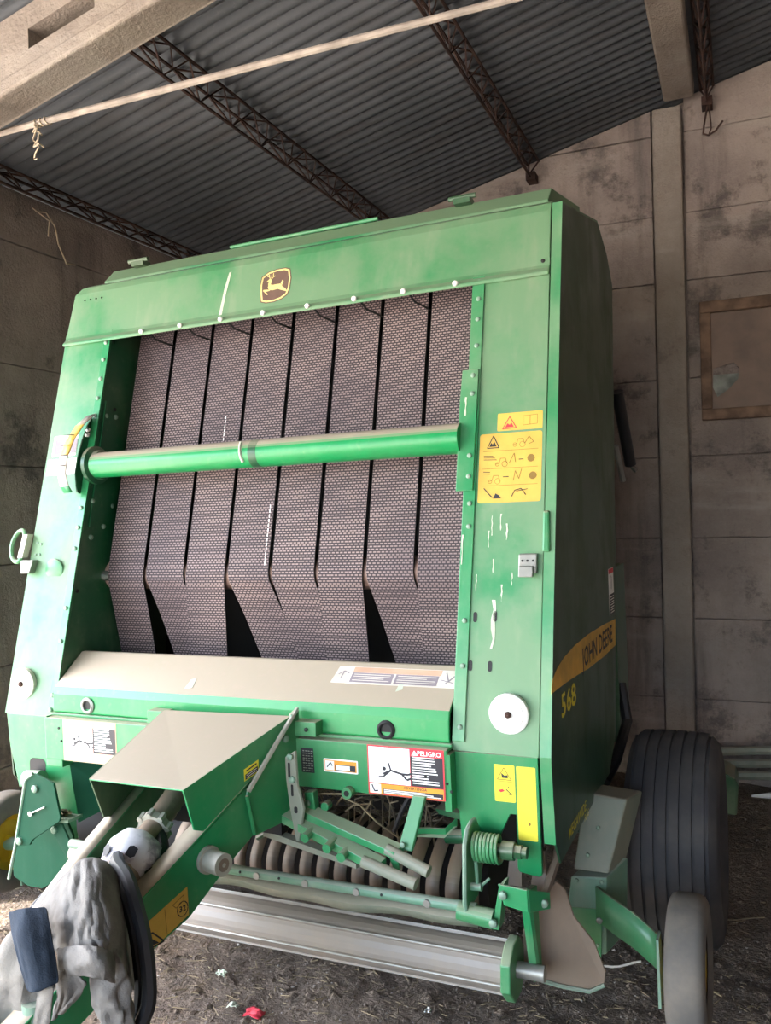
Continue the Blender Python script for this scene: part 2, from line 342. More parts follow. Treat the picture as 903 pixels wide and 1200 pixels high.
e = [xa]+[v for s_ in slots for v in s_]+[xb]
for i in range(0, len(e), 2): mb.prism([raf(e[i], dlo, 2.43), raf(e[i+1], dlo, 2.43), raf(e[i+1], dhi, 2.43), raf(e[i], dhi, 2.43)], [raf(e[i], dlo, 2.55), raf(e[i+1], dlo, 2.55), raf(e[i+1], dhi, 2.55), raf(e[i], dhi, 2.55)])
mb.build('web', 'concrete_beam', ra, fix=False).matrix_parent_inverse = rinv
mb = MB(); mb.prism([raf(xa, -.31, 2.415), raf(xb, -.31, 2.415), raf(xb, -.255, 2.415), raf(xa, -.255, 2.415)], [raf(xa, -.31, 2.565), raf(xb, -.31, 2.565), raf(xb, -.255, 2.565), raf(xa, -.255, 2.565)])
mb.build('lower_flange', 'concrete_beam', ra, bevel=.008).matrix_parent_inverse = rinv
tag(ra, 'sloping precast concrete rafter with slots through its web', 'rafter')
# ---- pole under the roof, twine, wire loop
mb = MB(); mb.tube([(XL+.02, 2.63, 3.255), (-2.2, 2.63, 3.262), (-1.2, 2.63, 3.268), (.2, 2.63, 3.27)], [.0135, .013, .0125, .012], 8)
tag(mb.build('wooden_pole', 'pale_wood', None, origin=(-1.5, 2.63, 3.26)), 'thin pale pole hanging level under the roof sheets', 'pole')
def curl(c, r, n, drop, seed):
    rnd = random.Random(seed); return [Vector(c)+Vector((r*sin(i*1.1+rnd.random()), r*.6*cos(i*1.3+rnd.random()), -drop*i/n+rnd.uniform(-.01, .01))) for i in range(n)]
mb = MB(); mb.tube(curl((-2.56, 2.63, 3.27), .03, 14, .12, 1), .0035, 4); mb.tube(curl((-2.56, 2.63, 3.25), .024, 12, .15, 5), .003, 4); mb.tube([(-2.565+.004*i, 2.63+.0165*cos(i*1.0), 3.2595+.0165*sin(i*1.0)) for i in range(20)], .003, 4)
tag(mb.build('twine_knot', 'twine', None, origin=(-2.56, 2.63, 3.2)), 'tangled pale twine knotted round the hanging pole', 'twine')
mb = MB(); mb.tube([(XL+.03, 3.36, 3.25), (XL+.04, 3.42, 3.26), (XL+.05, 3.47, 3.2), (XL+.04, 3.5, 3.12), (XL+.045, 3.55, 3.03), (XL+.04, 3.62, 3.04)], .0045, 5)
mb.tube([(XL+.03, 3.34, 3.26), (XL+.05, 3.43, 3.22), (XL+.04, 3.43, 3.14)], .004, 5)
tag(mb.build('twine_scrap', 'twine', None, origin=(XL+.04, 3.45, 3.15)), 'loose pale twine hanging against the side wall', 'twine')
mb = MB(); mb.tube([(-.13, 5.42, 4.03), (-.155, 5.42, 3.9), (-.16, 5.42, 3.855), (-.13, 5.42, 3.84), (-.09, 5.42, 3.86), (-.05, 5.42, 3.91)], .006, 5); mb.tube([(-.125, 5.42, 4.03), (-.115, 5.42, 3.88), (-.13, 5.42, 3.84)], .005, 5)
tag(mb.build('wire_loop', 'rust', None, origin=(-.13, 5.42, 3.9)), 'rusty wire loop hanging from the purlin end', 'wire')
# ---- framed board on the back wall
w1 = empty('window_1', (.35, YB, 2.5)); st(w1); wi = Matrix.Translation((-.35, -YB, -2.5))
fx0, fx1, fz0, fz1 = -.205, .92, 2.165, 2.872
for nm, a, b in (('frame_rail', (fx0, fz1-.07), (fx1, fz1)), ('frame_rail', (fx0, fz0), (fx1, fz0+.065)), ('frame_stile', (fx0, fz0+.065), (fx0+.062, fz1-.07)), ('frame_stile', (fx1-.062, fz0+.065), (fx1, fz1-.07))):
    mb = MB(); mb.box((a[0], YB-.055, a[1]), (b[0], YB+.02, b[1])); mb.build(nm, 'wood', w1, bevel=.006).matrix_parent_inverse = wi
# board with a hole torn in its corner
ou = rrect(fx0+.05, fz0+.05, fx1-.05, fz1-.058, .05); mb = MB()
hole = [(-.135, 2.47), (-.06, 2.49), (-.02, 2.5), (.01, 2.46), (.0, 2.40), (-.05, 2.345), (-.115, 2.30), (-.14, 2.36)]
bmh = bmesh.new()
def ring(P): return [bmh.verts.new((x, YB-.02, z)) for x, z in P]
vo, vh = ring(ou), ring(hole)
eo = [bmh.edges.new((vo[i], vo[(i+1) % len(vo)])) for i in range(len(vo))]; eh = [bmh.edges.new((vh[i], vh[(i+1) % len(vh)])) for i in range(len(vh))]
bmesh.ops.triangle_fill(bmh, edges=eo+eh, use_beauty=True)
me = bpy.data.meshes.new('board'); bmh.to_mesh(me); bmh.free(); me.materials.append(M['panel_board'])
o = bpy.data.objects.new('board', me); COL.objects.link(o); o.parent = w1; o.matrix_parent_inverse = wi; sm = o.modifiers.new('s', 'SOLIDIFY'); sm.thickness = .006
mb = MB(); mb.poly([(x, YB-.004, z) for x, z in ((-.17, 2.25), (.06, 2.25), (.06, 2.53), (-.17, 2.53))]); mb.build('torn_lining', 'lining', w1).matrix_parent_inverse = wi
mb = MB()
for p in ([(.0, 2.47), (.03, 2.6), (.07, 2.72)], [(.0, 2.47), (-.02, 2.6), (-.03, 2.7)], [(0, 2.47), (.12, 2.4), (.3, 2.3)], [(.01, 2.46), (.0, 2.64)]): mb.tube([(x, YB-.024, z) for x, z in p], .0025, 4)
mb.build('crack', 'dark', w1).matrix_parent_inverse = wi
# ---- things by the back wall
for i, (z, yy, dz) in enumerate(((.215, 5.38, .055), (.152, 5.35, .05), (.09, 5.33, .045))):
    mb = MB(); mb.tube([(-.24, yy, z-.02), (.5, yy, z+dz), (1.6, yy, z+dz*2.2)], .026, 8)
    tag(mb.build('steel_pipe', 'dusty_metal', None, origin=(-.24, yy, z)), ('topmost grey steel pipe of the stack along the back wall', 'middle grey steel pipe of the stack along the back wall', 'lowest grey steel pipe of the stack along the back wall')[i], 'pipe', 'pipes stacked along the back wall')
for x, lab in ((1.5, 'low concrete block under the raised ends of the stacked pipes'), (.55, 'low concrete block under the middle of the stacked pipes')):
    mb = MB(); mb.prism([(x-.06, 5.29, -.03), (x+.06, 5.29, -.03), (x+.05, 5.29, .09), (x-.05, 5.29, .09)], [(x-.06, 5.46, -.03), (x+.06, 5.46, -.03), (x+.05, 5.46, .09), (x-.05, 5.46, .09)])
    tag(mb.build('concrete_block', 'concrete_pillar', None, bevel=.01, origin=(x, 5.38, -.02)), lab, 'block', 'blocks under the pipes')
mb = MB(); mb.tube([(.02, 5.22, .01), (.12, 5.23, .018), (.3, 5.25, .016), (.5, 5.26, .012)], [.006, .018, .02, .02], 8)  # white tube stands in for daylight showing under the back wall
tag(mb.build('daylight_sliver', 'decal_white', None, origin=(.2, 5.23, 0)), 'white tube standing in for a sliver of daylight under the back wall', 'pipe')
mb = MB(); P = [(-.205, -.02), (-.055, -.02), (-.045, .14), (-.06, .18), (-.10, .205), (-.2, .21)]
mb.prism([(x, 4.95, z) for x, z in P], [(x, 5.2, z) for x, z in P]); tag(mb.build('fuel_can', 'green_dark', None, bevel=.012, origin=(-.13, 5.07, -.02)), 'small dark green container standing behind the wheel', 'container')
# ================================================================= the baler
ROOT = Vector((-1.54308, 2.37494, 0)); ROT = (0, R(-.83), R(-1.41))
MM = Matrix.Translation(ROOT) @ Matrix.Rotation(ROT[2], 4, 'Z') @ Matrix.Rotation(ROT[1], 4, 'Y')
bal = empty('round_baler', ROOT, ROT)
tag(bal, 'large dusty green round baler with wide rubber belts, parked in the shed', 'baler')
def part(mb, name, mats, parent=None, bevel=0., label=None, **k):
    o = mb.build(name, mats, parent or bal, bevel=bevel, **k)
    if label: o['label'] = label
    return o
def slab(P, off, t, mb=None, mi=0):                                  # sheet in the leaning front plane
    mb = mb or MB(); return mb.prism([sp(x, z, off) for x, z in P], [sp(x, z, off+t) for x, z in P], mi)
def bolt_mesh():
    mb = MB(); mb.lathe([(.004, 0.0001), (.004, .006), (.0, .0095)], (0, 0, 0), 'y', 8); 
    mb.v = [(x, -y, z) for x, y, z in mb.v]; return mb
_bm = None
def bolt(parent, p, s=1., mat='bolt', name='bolt', rot=None):
    global _bm
    if _bm is None or mat not in _bm:
        _bm = _bm or {}
        me = MB().lathe([(-.0065, .0004), (-.0065, .0055), (-.0045, .0082), (.001, .0088)], (0, 0, 0), 'y', 8); o = me.build(name, mat, parent); _bm[mat] = o.data
    else:
        o = bpy.data.objects.new(name, _bm[mat]); COL.objects.link(o); o.parent = parent
    s *= .78; o.location = p; o.scale = (s, s, s)
    if rot: o.rotation_euler = rot
    return o
front = lambda off: (lambda u, v, d: sp(u, v, off-d))
vert = lambda y: (lambda u, v, d: (u, y-d, v))
# ---- top beam with rolled lower lip and bend at the top
mb = MB()
prof = [(.010, 2.415), (-.012, 2.408), (-.016, 2.42), (-.004, 2.436), (0, 2.45), (0, 2.635), (.012, 2.662), (.045, 2.678), (.115, 2.692), (.115, 2.68), (.05, 2.664), (.02, 2.648), (.012, 2.63), (.012, 2.45)]
def psl(x, o, z): return (x, (min(z, 2.64)-ZS)*TT+o, z)
xL, xR = -1.012, 1.022
mb.prism([psl(xL+(.04 if z > 2.64 else .012 if z > 2.62 else 0), o, z) for o, z in prof], [psl(xR, o, z) for o, z in prof])
beam = part(mb, 'top_beam', 'green_dusty', bevel=.004)
# cover the beam ends down to the seam
mb = MB(); slab([(-1.012, 2.444), (-.765, 2.418), (-.765, 2.46), (-1.012, 2.46)], -.001, .012, mb); part(mb, 'beam_corner', 'green_dusty')
mb = MB(); slab([(.77, 2.418), (1.022, 2.444), (1.022, 2.47), (.77, 2.46)], -.001, .012, mb); part(mb, 'beam_corner', 'green_dusty')
# logo badge
d = Decal(front(0))
cx, cz = -.006, 2.53
def shield(k):
    P = []
    Q = [(-.052, .048), (-.02, .062), (.02, .062), (.052, .048), (.064, .0), (.052, -.048), (.02, -.062), (-.02, -.062), (-.052, -.048), (-.064, 0)]
    Q = [(-.062, .040), (-.035, .056), (0, .062), (.035, .062), (.054, .055), (.062, .02), (.06, -.02), (.052, -.042), (.03, -.055), (0, -.062), (-.035, -.062), (-.056, -.055), (-.063, -.02), (-.066, .01)]
    return [(cx+x*k, cz+y*k) for x, y in Q]
d.base(shield(1.06), 1); d.poly(shield(1.0), 0); d.poly(shield(.9), 1)
deer = [
 [(-.030,.010),(-.014,.004),(.020,.004),(.030,-.002),(.026,-.014),(.010,-.016),(-.012,-.018),(-.028,-.014),(-.034,-.004)],     # trunk
 [(-.030,-.006),(-.022,.006),(-.018,.026),(-.028,.026),(-.034,.010)], [(-.018,.026),(-.030,.030),(-.042,.020),(-.036,.018),(-.026,.018)],  # neck, head
 [(-.028,-.014),(-.022,-.018),(-.038,-.020),(-.054,-.016),(-.052,-.011),(-.038,-.012)], [(-.054,-.014),(-.050,-.018),(-.034,-.034),(-.030,-.032),(-.046,-.016)],  # fore legs
 [(.012,-.014),(.028,-.006),(.044,-.018),(.054,-.030),(.048,-.030),(.036,-.022)], [(.008,-.014),(.024,-.014),(.050,-.026),(.050,-.030),(.026,-.022)],   # hind legs
 [(.022,.004),(.030,.0),(.034,.012),(.028,.018)]]
for P in deer: d.poly([(cx+x*.98, cz+y*.98) for x, y in P], 2, .0014)
for L in ([(-.026,.028),(-.030,.038),(-.040,.042)], [(-.030,.036),(-.032,.048)], [(-.020,.028),(-.012,.036),(-.014,.050)], [(-.013,.036),(-.004,.038)], [(-.021,.03),(-.020,.046)]): d.line([(cx+x, cz+y) for x, y in L], .003, 2)
d.build('logo_badge', ['gold', 'badge_brown', 'gold'], beam, 'brown badge with a gold leaping deer')
# bolts along the lip and belt guides under it
for i in range(8):
    x = -.60+i*.187
    bolt(beam, sp(x, 2.424, -.016), 1.5, 'white')
for i in range(7):
    x = -.567+i*.187; mb = MB(); mb.tube([sp(x-.03, 2.43, .01), sp(x-.02, 2.40, .06), sp(x, 2.39, .10), sp(x+.006, 2.385, .16)], .004, 5); part(mb, 'belt_guide', 'dark', beam)
for x in (-.94, -.91, -.88, -.85): bolt(beam, sp(x, 2.605, 0), .6, 'dark')
mb = MB(); d = Decal(front(0)); d.poly([(-.222, 2.615), (-.212, 2.617), (-.226, 2.53), (-.236, 2.43), (-.252, 2.425), (-.246, 2.46), (-.236, 2.55)], 0); d.build('paint_streak', ['white_paint'], beam)
# ---- columns
def column(sg):
    xi, xo = .768*sg, (1.022 if sg > 0 else 1.012)*sg
    mb = MB(); a, b = sorted((xi, xo))
    P = [(a, ZS), (b, ZS), (b, 2.444 if sg > 0 else 2.418), (a, 2.418 if sg > 0 else 2.444)]
    slab(P, 0, .01, mb)
    z0, z1 = ZS, 2.43                                                # folded returns
    mb.prism([sp(xo, z0, 0), sp(xo, z1, 0), sp(xo-.004*sg, z1, 0), sp(xo-.004*sg, z0, 0)], [sp(xo, z0, .06), sp(xo, z1, .06), sp(xo-.004*sg, z1, .06), sp(xo-.004*sg, z0, .06)])
    return part(mb, 'column', 'green_dusty', bevel=.003)
cL, cR = column(-1), column(1)
def inner(sg):
    mb = MB(); x = .768*sg; x2 = x+.006*sg
    P = [(-.0, 2.62), (.5, 2.62), (.62, 1.2), (.62, .98), (0, .98)]
    pts = [(.0005, .98), (.6, .98), (.6, 2.6), (.03, 2.6), (.03, 2.40), (.0005, 2.40)]
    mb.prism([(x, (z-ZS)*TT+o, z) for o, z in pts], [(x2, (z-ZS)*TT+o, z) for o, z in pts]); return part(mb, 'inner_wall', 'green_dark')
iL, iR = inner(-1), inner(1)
# gusset plates with bolts on the left inner wall
mb = MB(); G = [(.02, 2.16), (.16, 1.98), (.16, 1.72), (.03, 1.66)]
mb.prism([(-.767, (z-ZS)*TT+o, z) for o, z in G], [(-.761, (z-ZS)*TT+o, z) for o, z in G]); gus = part(mb, 'gusset', 'green_dark', iL)
for o, z in ((.035, 2.1), (.09, 2.1), (.05, 1.62), (.11, 1.66), (.03, 1.76), (.14, 1.74)): bolt(iL, (-.766, (z-ZS)*TT+o, z), 1.5, rot=(0, 0, R(90)))
for o, z in ((.08, 2.13), (.02, 1.42)): bolt(iL, (-.767, (z-ZS)*TT+o, z), 1.1, 'black', 'hole', rot=(0, 0, R(90)))
# folded strip with bolts down the inner edge of the right column
mb = MB(); slab([(.766, 1.0), (.805, 1.0), (.808, 2.44), (.766, 2.44)], -.006, .006, mb); fl = part(mb, 'edge_strip', 'green_mid', cR, bevel=.002)
mb = MB(); slab([(.744, 1.73), (.80, 1.73), (.803, 2.12), (.748, 2.12), (.744, 2.02)], -.014, .008, mb); part(mb, 'splice_plate', 'green_mid', cR, bevel=.002)
for z in (2.42, 2.36, 2.29, 2.2): bolt(fl, sp(.79, z, -.006), 1.2, 'green_grey')
for z in (2.10, 2.04, 1.84, 1.775): bolt(fl, sp(.785, z, -.014), 1.2, 'green_grey')
for z in (1.69, 1.62, 1.34, 1.21, 1.04): bolt(fl, sp(.79, z, -.006), 1.2, 'green_grey')
mb = MB(); slab([(-.80, 1.0), (-.766, 1.0), (-.766, 2.41), (-.80, 2.41)], -.005, .005, mb); flL = part(mb, 'edge_strip', 'green_mid', cL, bevel=.002)
for z in (2.40, 2.33, 2.25, 2.17, 2.10, 1.735, 1.66, 1.58, 1.36, 1.24, 1.05, 1.0): bolt(flL, sp(-.784, z, -.005), 1.3, 'green_grey')
bolt(cL, sp(-.985, 2.43, 0), 1.2, 'green_grey'); bolt(cR, sp(1.0, 2.46, -.002), 1., 'dark')
# slots in the right column
for x, z in ((.821, 1.35), (.882, 1.353), (.812, 1.211), (.872, 1.211)):
    d = Decal(front(0)); d.poly(rrect(x-.006, z-.015, x+.006, z+.015, .0055), 0); d.build('slot', ['black'], cR)
# discs
def disc(parent, x, z, r, mat):
    mb = MB(); mb.lathe([(-.018, .0005), (-.018, r*.9), (-.014, r), (.002, r)], sp(x, z), 'y', 28); mb.lathe([(-.0195, .0005), (-.0195, r*.74), (-.017, r*.76)], sp(x, z), 'y', 28)
    o = part(mb, 'round_cap', mat, parent, label='round white plastic cap'); bolt(o, sp(x, z, -.02), 1.5, 'rust'); return o
disc(cR, .936, 1.085, .058, 'white'); disc(cL, -.935, 1.085, .058, 'offwhite')
mb = MB(); mb.lathe([(-.006, .0005), (-.006, .04), (-.003, .044), (.002, .044)], sp(-.875, 1.5), 'y', 24); part(mb, 'inspection_disc', 'green_mid', cL)
# pictogram decals on the right column
d = Decal(front(0)); d.base(rrect(.813, 1.689, 1.011, 1.905, .008), 0)
for v in (1.742, 1.795, 1.850): d.line([(.825, v), (1.0, v)], .0012, 1)
d.line([(.838, 1.86), (.857, 1.898), (.876, 1.86), (.838, 1.86)], .0028, 2); d.poly([(.845, 1.864), (.85, 1.877), (.855, 1.871), (.86, 1.88), (.868, 1.864)], 2)
def tractor(u, v, s, mi=1):
    d.line([(u, v), (u+.012*s, v+.003*s), (u+.016*s, v+.018*s), (u+.032*s, v+.018*s), (u+.036*s, v+.002*s)], .0016, mi)
    for c, r in ((u+.006*s, .006*s), (u+.03*s, .009*s)): d.line([(c+r*cos(a*.785), v+r*sin(a*.785)) for a in range(9)], .0014, mi)
tractor(.92, 1.866, 1.0); d.line([(.958, 1.87), (.97, 1.89), (.985, 1.872), (.97, 1.866)], .002, 1)
for i in range(3): d.line([(.828, 1.836-i*.006), (.858+.006*i, 1.834-i*.006)], .0018, 2)
tractor(.866, 1.808, 1.0); d.line([(.91, 1.81), (.925, 1.84), (.93, 1.812)], .002, 1); d.line([(.94, 1.82), (.955, 1.82)], .0022, 2); d.poly([(.978+.012*cos(a*.6), 1.822+.012*sin(a*.6)) for a in range(11)], 1)
for i in range(2): d.line([(.828, 1.786-i*.006), (.85, 1.784-i*.006)], .0018, 2)
tractor(.845, 1.755, 1.0); d.line([(.892, 1.768), (.91, 1.768)], .0024, 2); d.line([(.925, 1.755), (.93, 1.785), (.942, 1.76), (.95, 1.79)], .002, 1); d.poly([(.985+.012*cos(a*.6), 1.768+.012*sin(a*.6)) for a in range(11)], 1)
d.line([(.832, 1.735), (.85, 1.715), (.86, 1.705)], .003, 2); d.poly([(.862, 1.702), (.87, 1.718), (.88, 1.712), (.888, 1.702)], 2); d.line([(.92, 1.705), (.93, 1.725), (.95, 1.73), (.965, 1.71)], .0025, 2); d.line([(.935, 1.722), (.97, 1.728)], .002, 2)
d.build('warning_decal', ['decal_yellow', 'decal_line', 'decal_black'], cR, 'large yellow pictogram sticker')
d = Decal(front(0)); d.base(rrect(.868, 1.912, 1.011, 1.968, .004), 0); d.line([(.885, 1.918), (.907, 1.956), (.929, 1.92), (.885, 1.918)], .0026, 1); d.poly([(.893, 1.922), (.9, 1.935), (.908, 1.93), (.913, 1.937), (.921, 1.923)], 1)
d.line([(.95, 1.926), (.95, 1.955), (.995, 1.957), (.995, 1.928), (.95, 1.926)], .0014, 2); d.line([(.972, 1.926), (.972, 1.956)], .0014, 2)
d.build('warning_decal', ['decal_yellow', 'decal_red', 'decal_line'], cR, 'small yellow triangle sticker')
# pale stickers behind the dial on the left column
d = Decal(front(0)); d.base(rrect(-.985, 1.945, -.86, 2.03, .004), 0); d.rect(-.975, 1.955, -.86, 2.015, 1); d.build('rating_sticker', ['decal_white', 'decal_grey'], cL)
d = Decal(front(0)); d.base(rrect(-1.0, 1.87, -.85, 1.935, .002), 0); d.build('white_sticker', ['decal_white'], cL)
# scratches in the right column paint
rnd = random.Random(3)
for x, z, h, w in ((.878, 1.33, .14, .02), (.853, 1.58, .05, .005), (.862, 1.62, .06, .006), (.89, 1.63, .05, .006), (.87, 1.5, .04, .004), (.90, 1.42, .05, .006), (.93, 1.46, .04, .005), (.82, 1.45, .05, .005), (.772, 1.55, .09, .008), (.91, 1.6, .05, .007), (.765, 2.0, .06, .008)):
    off = 0 if x > .81 else (-.0145 if z > 1.73 else -.0065); d = Decal(front(off)); P = []
    for i in range(6): P.append((x+w*.35*(1-.1*i)+rnd.uniform(-.3, .3)*w, z+h*(.5-i/5)))
    for i in range(5, -1, -1): P.append((x-w*.35*(1-.1*i)+rnd.uniform(-.25, .25)*w, z+h*(.5-i/5)))
    d.poly(P, 0); d.build('paint_scratch', ['white_paint'], cR)
# latches
mb = MB(); slab([(.953, 1.478), (1.008, 1.478), (1.008, 1.535), (.953, 1.535)], -.02, .02, mb); slab([(.956, 1.468), (1.0, 1.468), (1.0, 1.5), (.956, 1.5)], -.032, .012, mb); la = part(mb, 'latch', 'zinc', cR, bevel=.003)
for x in (.965, .98, .997): bolt(la, sp(x, 1.515, -.021), .5, 'dark')
mb = MB(); slab([(-1.02, 1.49), (-.975, 1.49), (-.965, 1.54), (-1.03, 1.54)], -.03, .03, mb); part(mb, 'latch', 'zinc', cL, bevel=.003)
# grab ring and block on the outer left edge
mb = MB(); mb.tube([sp(-1.06+.045*cos(a*pi/9)*(1 if cos(a*pi/9) < 0 else .5), 1.595+.062*sin(a*pi/9), -.015) for a in range(18)], .009, 8, closed=True); part(mb, 'latch_handle', 'green_mid', cL)
for x, z in ((-.985, 1.56), (-.965, 1.56), (-.985, 1.525+.08), (-.965, 1.60)): bolt(cL, sp(x, z), .8, 'green_grey')
mb = MB(); slab([(-1.05, 1.55), (-1.025, 1.55), (-1.015, 1.64), (-1.04, 1.64)], -.03, .03, mb); part(mb, 'latch_block', 'offwhite', cL)
mb = MB(); slab([(1.026, 1.54), (1.05, 1.54), (1.045, 1.66), (1.026, 1.66)], -.035, .03, mb); part(mb, 'door_catch', 'green_clean', cR, bevel=.006)
# ---- belts
xs = [-.6517+.1865*i for i in range(8)]; lx = [-.676, -.440, -.340, -.048, .126, .254, .512, .630]; back = [0, .03, 0, .044, .022, 0, .03, 0]; BW = .0855
for i in range(8):
    path = [(0, 2.64, 0)]+[(0, z, 0) for z in (2.3, 2.0, 1.7, 1.52)]
    pts = [(xs[i], (z-ZS)*TT+.15, z) for z in (2.62, 2.3, 2.0, 1.7, 1.53)]
    yb = (1.465-ZS)*TT+.15
    pts += [(xs[i], yb+.011, 1.50), (xs[i], yb+.004, 1.475), (xs[i]+(lx[i]-xs[i])*.06, yb+.004, 1.448), (xs[i]+(lx[i]-xs[i])*.5, yb+.046+back[i]*.6, 1.31), (lx[i], yb+.09+back[i], 1.155), (lx[i]+(lx[i]-xs[i])*.5, yb+.135+back[i], 1.0)]
    mb = MB(); F = [[(x-BW, y, z), (x+BW, y, z)] for x, y, z in pts]; mb.grid(F, smooth=False)
    o = part(mb, 'belt', ['belt', 'black'], fix=False); me = o.data; ul = me.uv_layers.new(name='UVMap'); L = [0]
    for a, b in zip(pts, pts[1:]): L.append(L[-1]+math.dist(a, b))
    for lp in me.loops:
        r, cidx = divmod(lp.vertex_index, 2); ul.data[lp.index].uv = ((cidx*2*BW)+i*.37, L[r])
    sm = o.modifiers.new('thick', 'SOLIDIFY'); sm.thickness = .008; sm.offset = -1; sm.material_offset_rim = 1  # rim coloured black to draw shade lines between overlapping belts
    o['label'] = 'brown rubber belt with rough diamond top'
    if i in (2, 3):
        d = Decal(front(.15)); xx, z0, z1 = ((-.262, 1.97, 2.06) if i == 2 else (-.022, 1.50, 1.72)); zz = z0
        while zz < z1: d.rect(xx, zz, xx+.004, zz+.012, 0, .012); zz += .017
        d.build('chalk_mark', ['white'], o)
# rollers behind the bend and behind the top, seen in the gaps
mb = MB(); mb.cyl((-.77, .345, 1.465), (.77, .345, 1.465), .058, 24); part(mb, 'belt_roller', 'pink_roll')
mb = MB(); mb.cyl((-.77, .64, 2.55), (.77, .64, 2.55), .05, 20); part(mb, 'belt_roller', 'dark')
mb = MB(); mb.cyl((-.77, .45, 1.06), (.77, .45, 1.06), .06, 20); part(mb, 'belt_roller', 'dark')
for x in (-.762,): 
    mb = MB(); mb.cyl((x-.003, .285, 1.465), (x+.03, .285, 1.465), .02, 14); part(mb, 'roller_end', 'chrome')
# ---- cross tube and dial
tub = part(MB().cyl((-.74, .241, 1.898), (.752, .241, 1.898), .049, 32), 'cross_tube', 'green_cover')
part(MB().cyl((-.02, .241, 1.898), (.012, .241, 1.898), .0498, 32), 'weld_band', 'green_dark', tub)
d = MB(); d.tube([(-.056+.003*k, .241-.0502*cos(a), 1.898+.0502*sin(a)) for k, a in enumerate((.9, .5, .1, -.3, -.6))], .006, 6); part(d, 'paint_streak', 'white_paint', tub)
part(MB().lathe([(-.768, .074), (-.752, .074), (-.748, .068), (-.742, .058), (-.722, .056), (-.718, .05)], (0, .255, 1.9), 'x', 32), 'tube_flange', 'green_dark', tub)
mb = MB(); G = [(-.14, .14), (-.10, .06), (-.105, -.06), (-.04, -.14), (.03, -.12), (.12, -.02), (.1, .12), (.03, .2)]
mb = MB()
arc = [(2.10, -.785, .0), (2.06, -.815, -.02), (2.0, -.838, -.035), (1.94, -.846, -.045), (1.87, -.845, -.045), (1.82, -.835, -.03), (1.795, -.82, -.02)]
rows = [[], []]
for z, x, o in arc: rows[0].append(sp(x-.03, z, o-.02)); rows[1].append(sp(x+.034, z, o-.045))
mb.grid(rows); dial = part(mb, 'density_dial', 'decal_yellow', fix=False, solid=.004, label='curved yellow and cream scale strip')
seg = [('gold', 0, 1), ('decal_yellow', 1, 3), ('offwhite', 3, 5), ('green_clean', 5, 6)]
dial.data.materials.clear()
for m_ in ('pale_wood', 'decal_yellow', 'decal_bright', 'offwhite', 'green_clean'): dial.data.materials.append(M[m_])
for k, p in enumerate(dial.data.polygons): p.material_index = (0, 1, 1, 3, 3, 4)[k]
for z, o in ((2.02, -.04), (1.98, -.047), (1.94, -.053), (1.9, -.054)):
    mb = MB(); mb.box((-.855, (z-ZS)*TT+o-.045, z-.001), (-.815, (z-ZS)*TT+o-.025, z+.001)); part(mb, 'scale_mark', 'decal_black', dial)
mb = MB(); ptsA = [sp(-.812, z, o) for z, x, o in arc]; 
mb.prism([(-.806, (z-ZS)*TT+o, z) for z, x, o in arc]+[(-.806, (1.78-ZS)*TT+.05, 1.78), (-.806, (2.12-ZS)*TT+.05, 2.12)], [(-.80, (z-ZS)*TT+o, z) for z, x, o in arc]+[(-.80, (1.78-ZS)*TT+.05, 1.78), (-.80, (2.12-ZS)*TT+.05, 2.12)])
part(mb, 'dial_plate', 'green_dark', dial)
for z in (2.04, 2.02): bolt(dial, (-.785, (z-ZS)*TT-.03, z), 1.4, 'chrome', rot=(0, 0, R(60)))
# ---- cover over the feed opening
mb = MB(); prof = [(.002, .992), (-.006, .998), (-.004, 1.06), (.006, 1.086), (.145, 1.19), (.165, 1.19), (.165, 1.18), (.15, 1.178), (.012, 1.075), (.006, 1.05), (.006, .992)]
mb.prism([(-.764, y, z) for y, z in prof], [(.762, y, z) for y, z in prof]); cov = part(mb, 'belt_cover', 'green_cover', bevel=.006)
mb = MB(); mb.box((-.77, -.012, .984), (.77, .03, .993)); part(mb, 'cover_lip', 'green_mid', cov, bevel=.002)
for x, z in ((-.60, 1.026), (.561, 1.02)):
    mb = MB(); mb.lathe([(.03, .018), (-.008, .018), (-.010, .022), (-.006, .029), (.004, .03)], (x, -.004, z), 'y', 24); g = part(mb, 'grommet', 'dark' if x > 0 else 'zinc', cov)
    mb = MB(); mb.lathe([(.0, .0004), (.0, .0185)], (x, -.0055, z), 'y', 20); part(mb, 'hole', 'black', cov)
slope = (1.19-1.086)/(.145-.006); nn = Vector((0, -(1.19-1.086), .145-.006)).normalized()
top_fn = lambda u, v, d: (u, .006+v*cos(math.atan(slope))+nn.y*d, 1.086+v*sin(math.atan(slope))+nn.z*d)
d = Decal(top_fn); d.base([(.335, .085), (.755, .085), (.757, .155), (.345, .155)], 0); d.rect(.40, .131, .70, .153, 1); d.rect(.40, .09, .545, .13, 2); d.rect(.552, .09, .695, .13, 2)
for i in range(4):
    d.rect(.408, .097+i*.008, .535-.02*(i == 1), .1+i*.008, 0, .0016); d.rect(.56, .097+i*.008, .688-.03*(i == 2), .1+i*.008, 0, .0016)
d.line([(.352, .12), (.37, .135), (.39, .125)], .003, 3); d.line([(.365, .105), (.37, .135)], .003, 3); d.line([(.715, .145), (.73, .11), (.75, .14), (.72, .1)], .004, 3); d.line([(.705, .115), (.745, .105)], .003, 3)
d.build('warning_decal', ['offwhite', 'decal_pink', 'decal_grey', 'decal_grey'], cov, 'faded pink and white warning sticker')
for x, v, w in ((-.2, .02, .03), (.57, .06, .02)):
    d = Decal(top_fn); d.poly([(x, v), (x+w, v+.01), (x+w*.8, v+.05), (x+w*.2, v+.045)], 0); d.build('paint_scratch', ['white_paint'], cov)
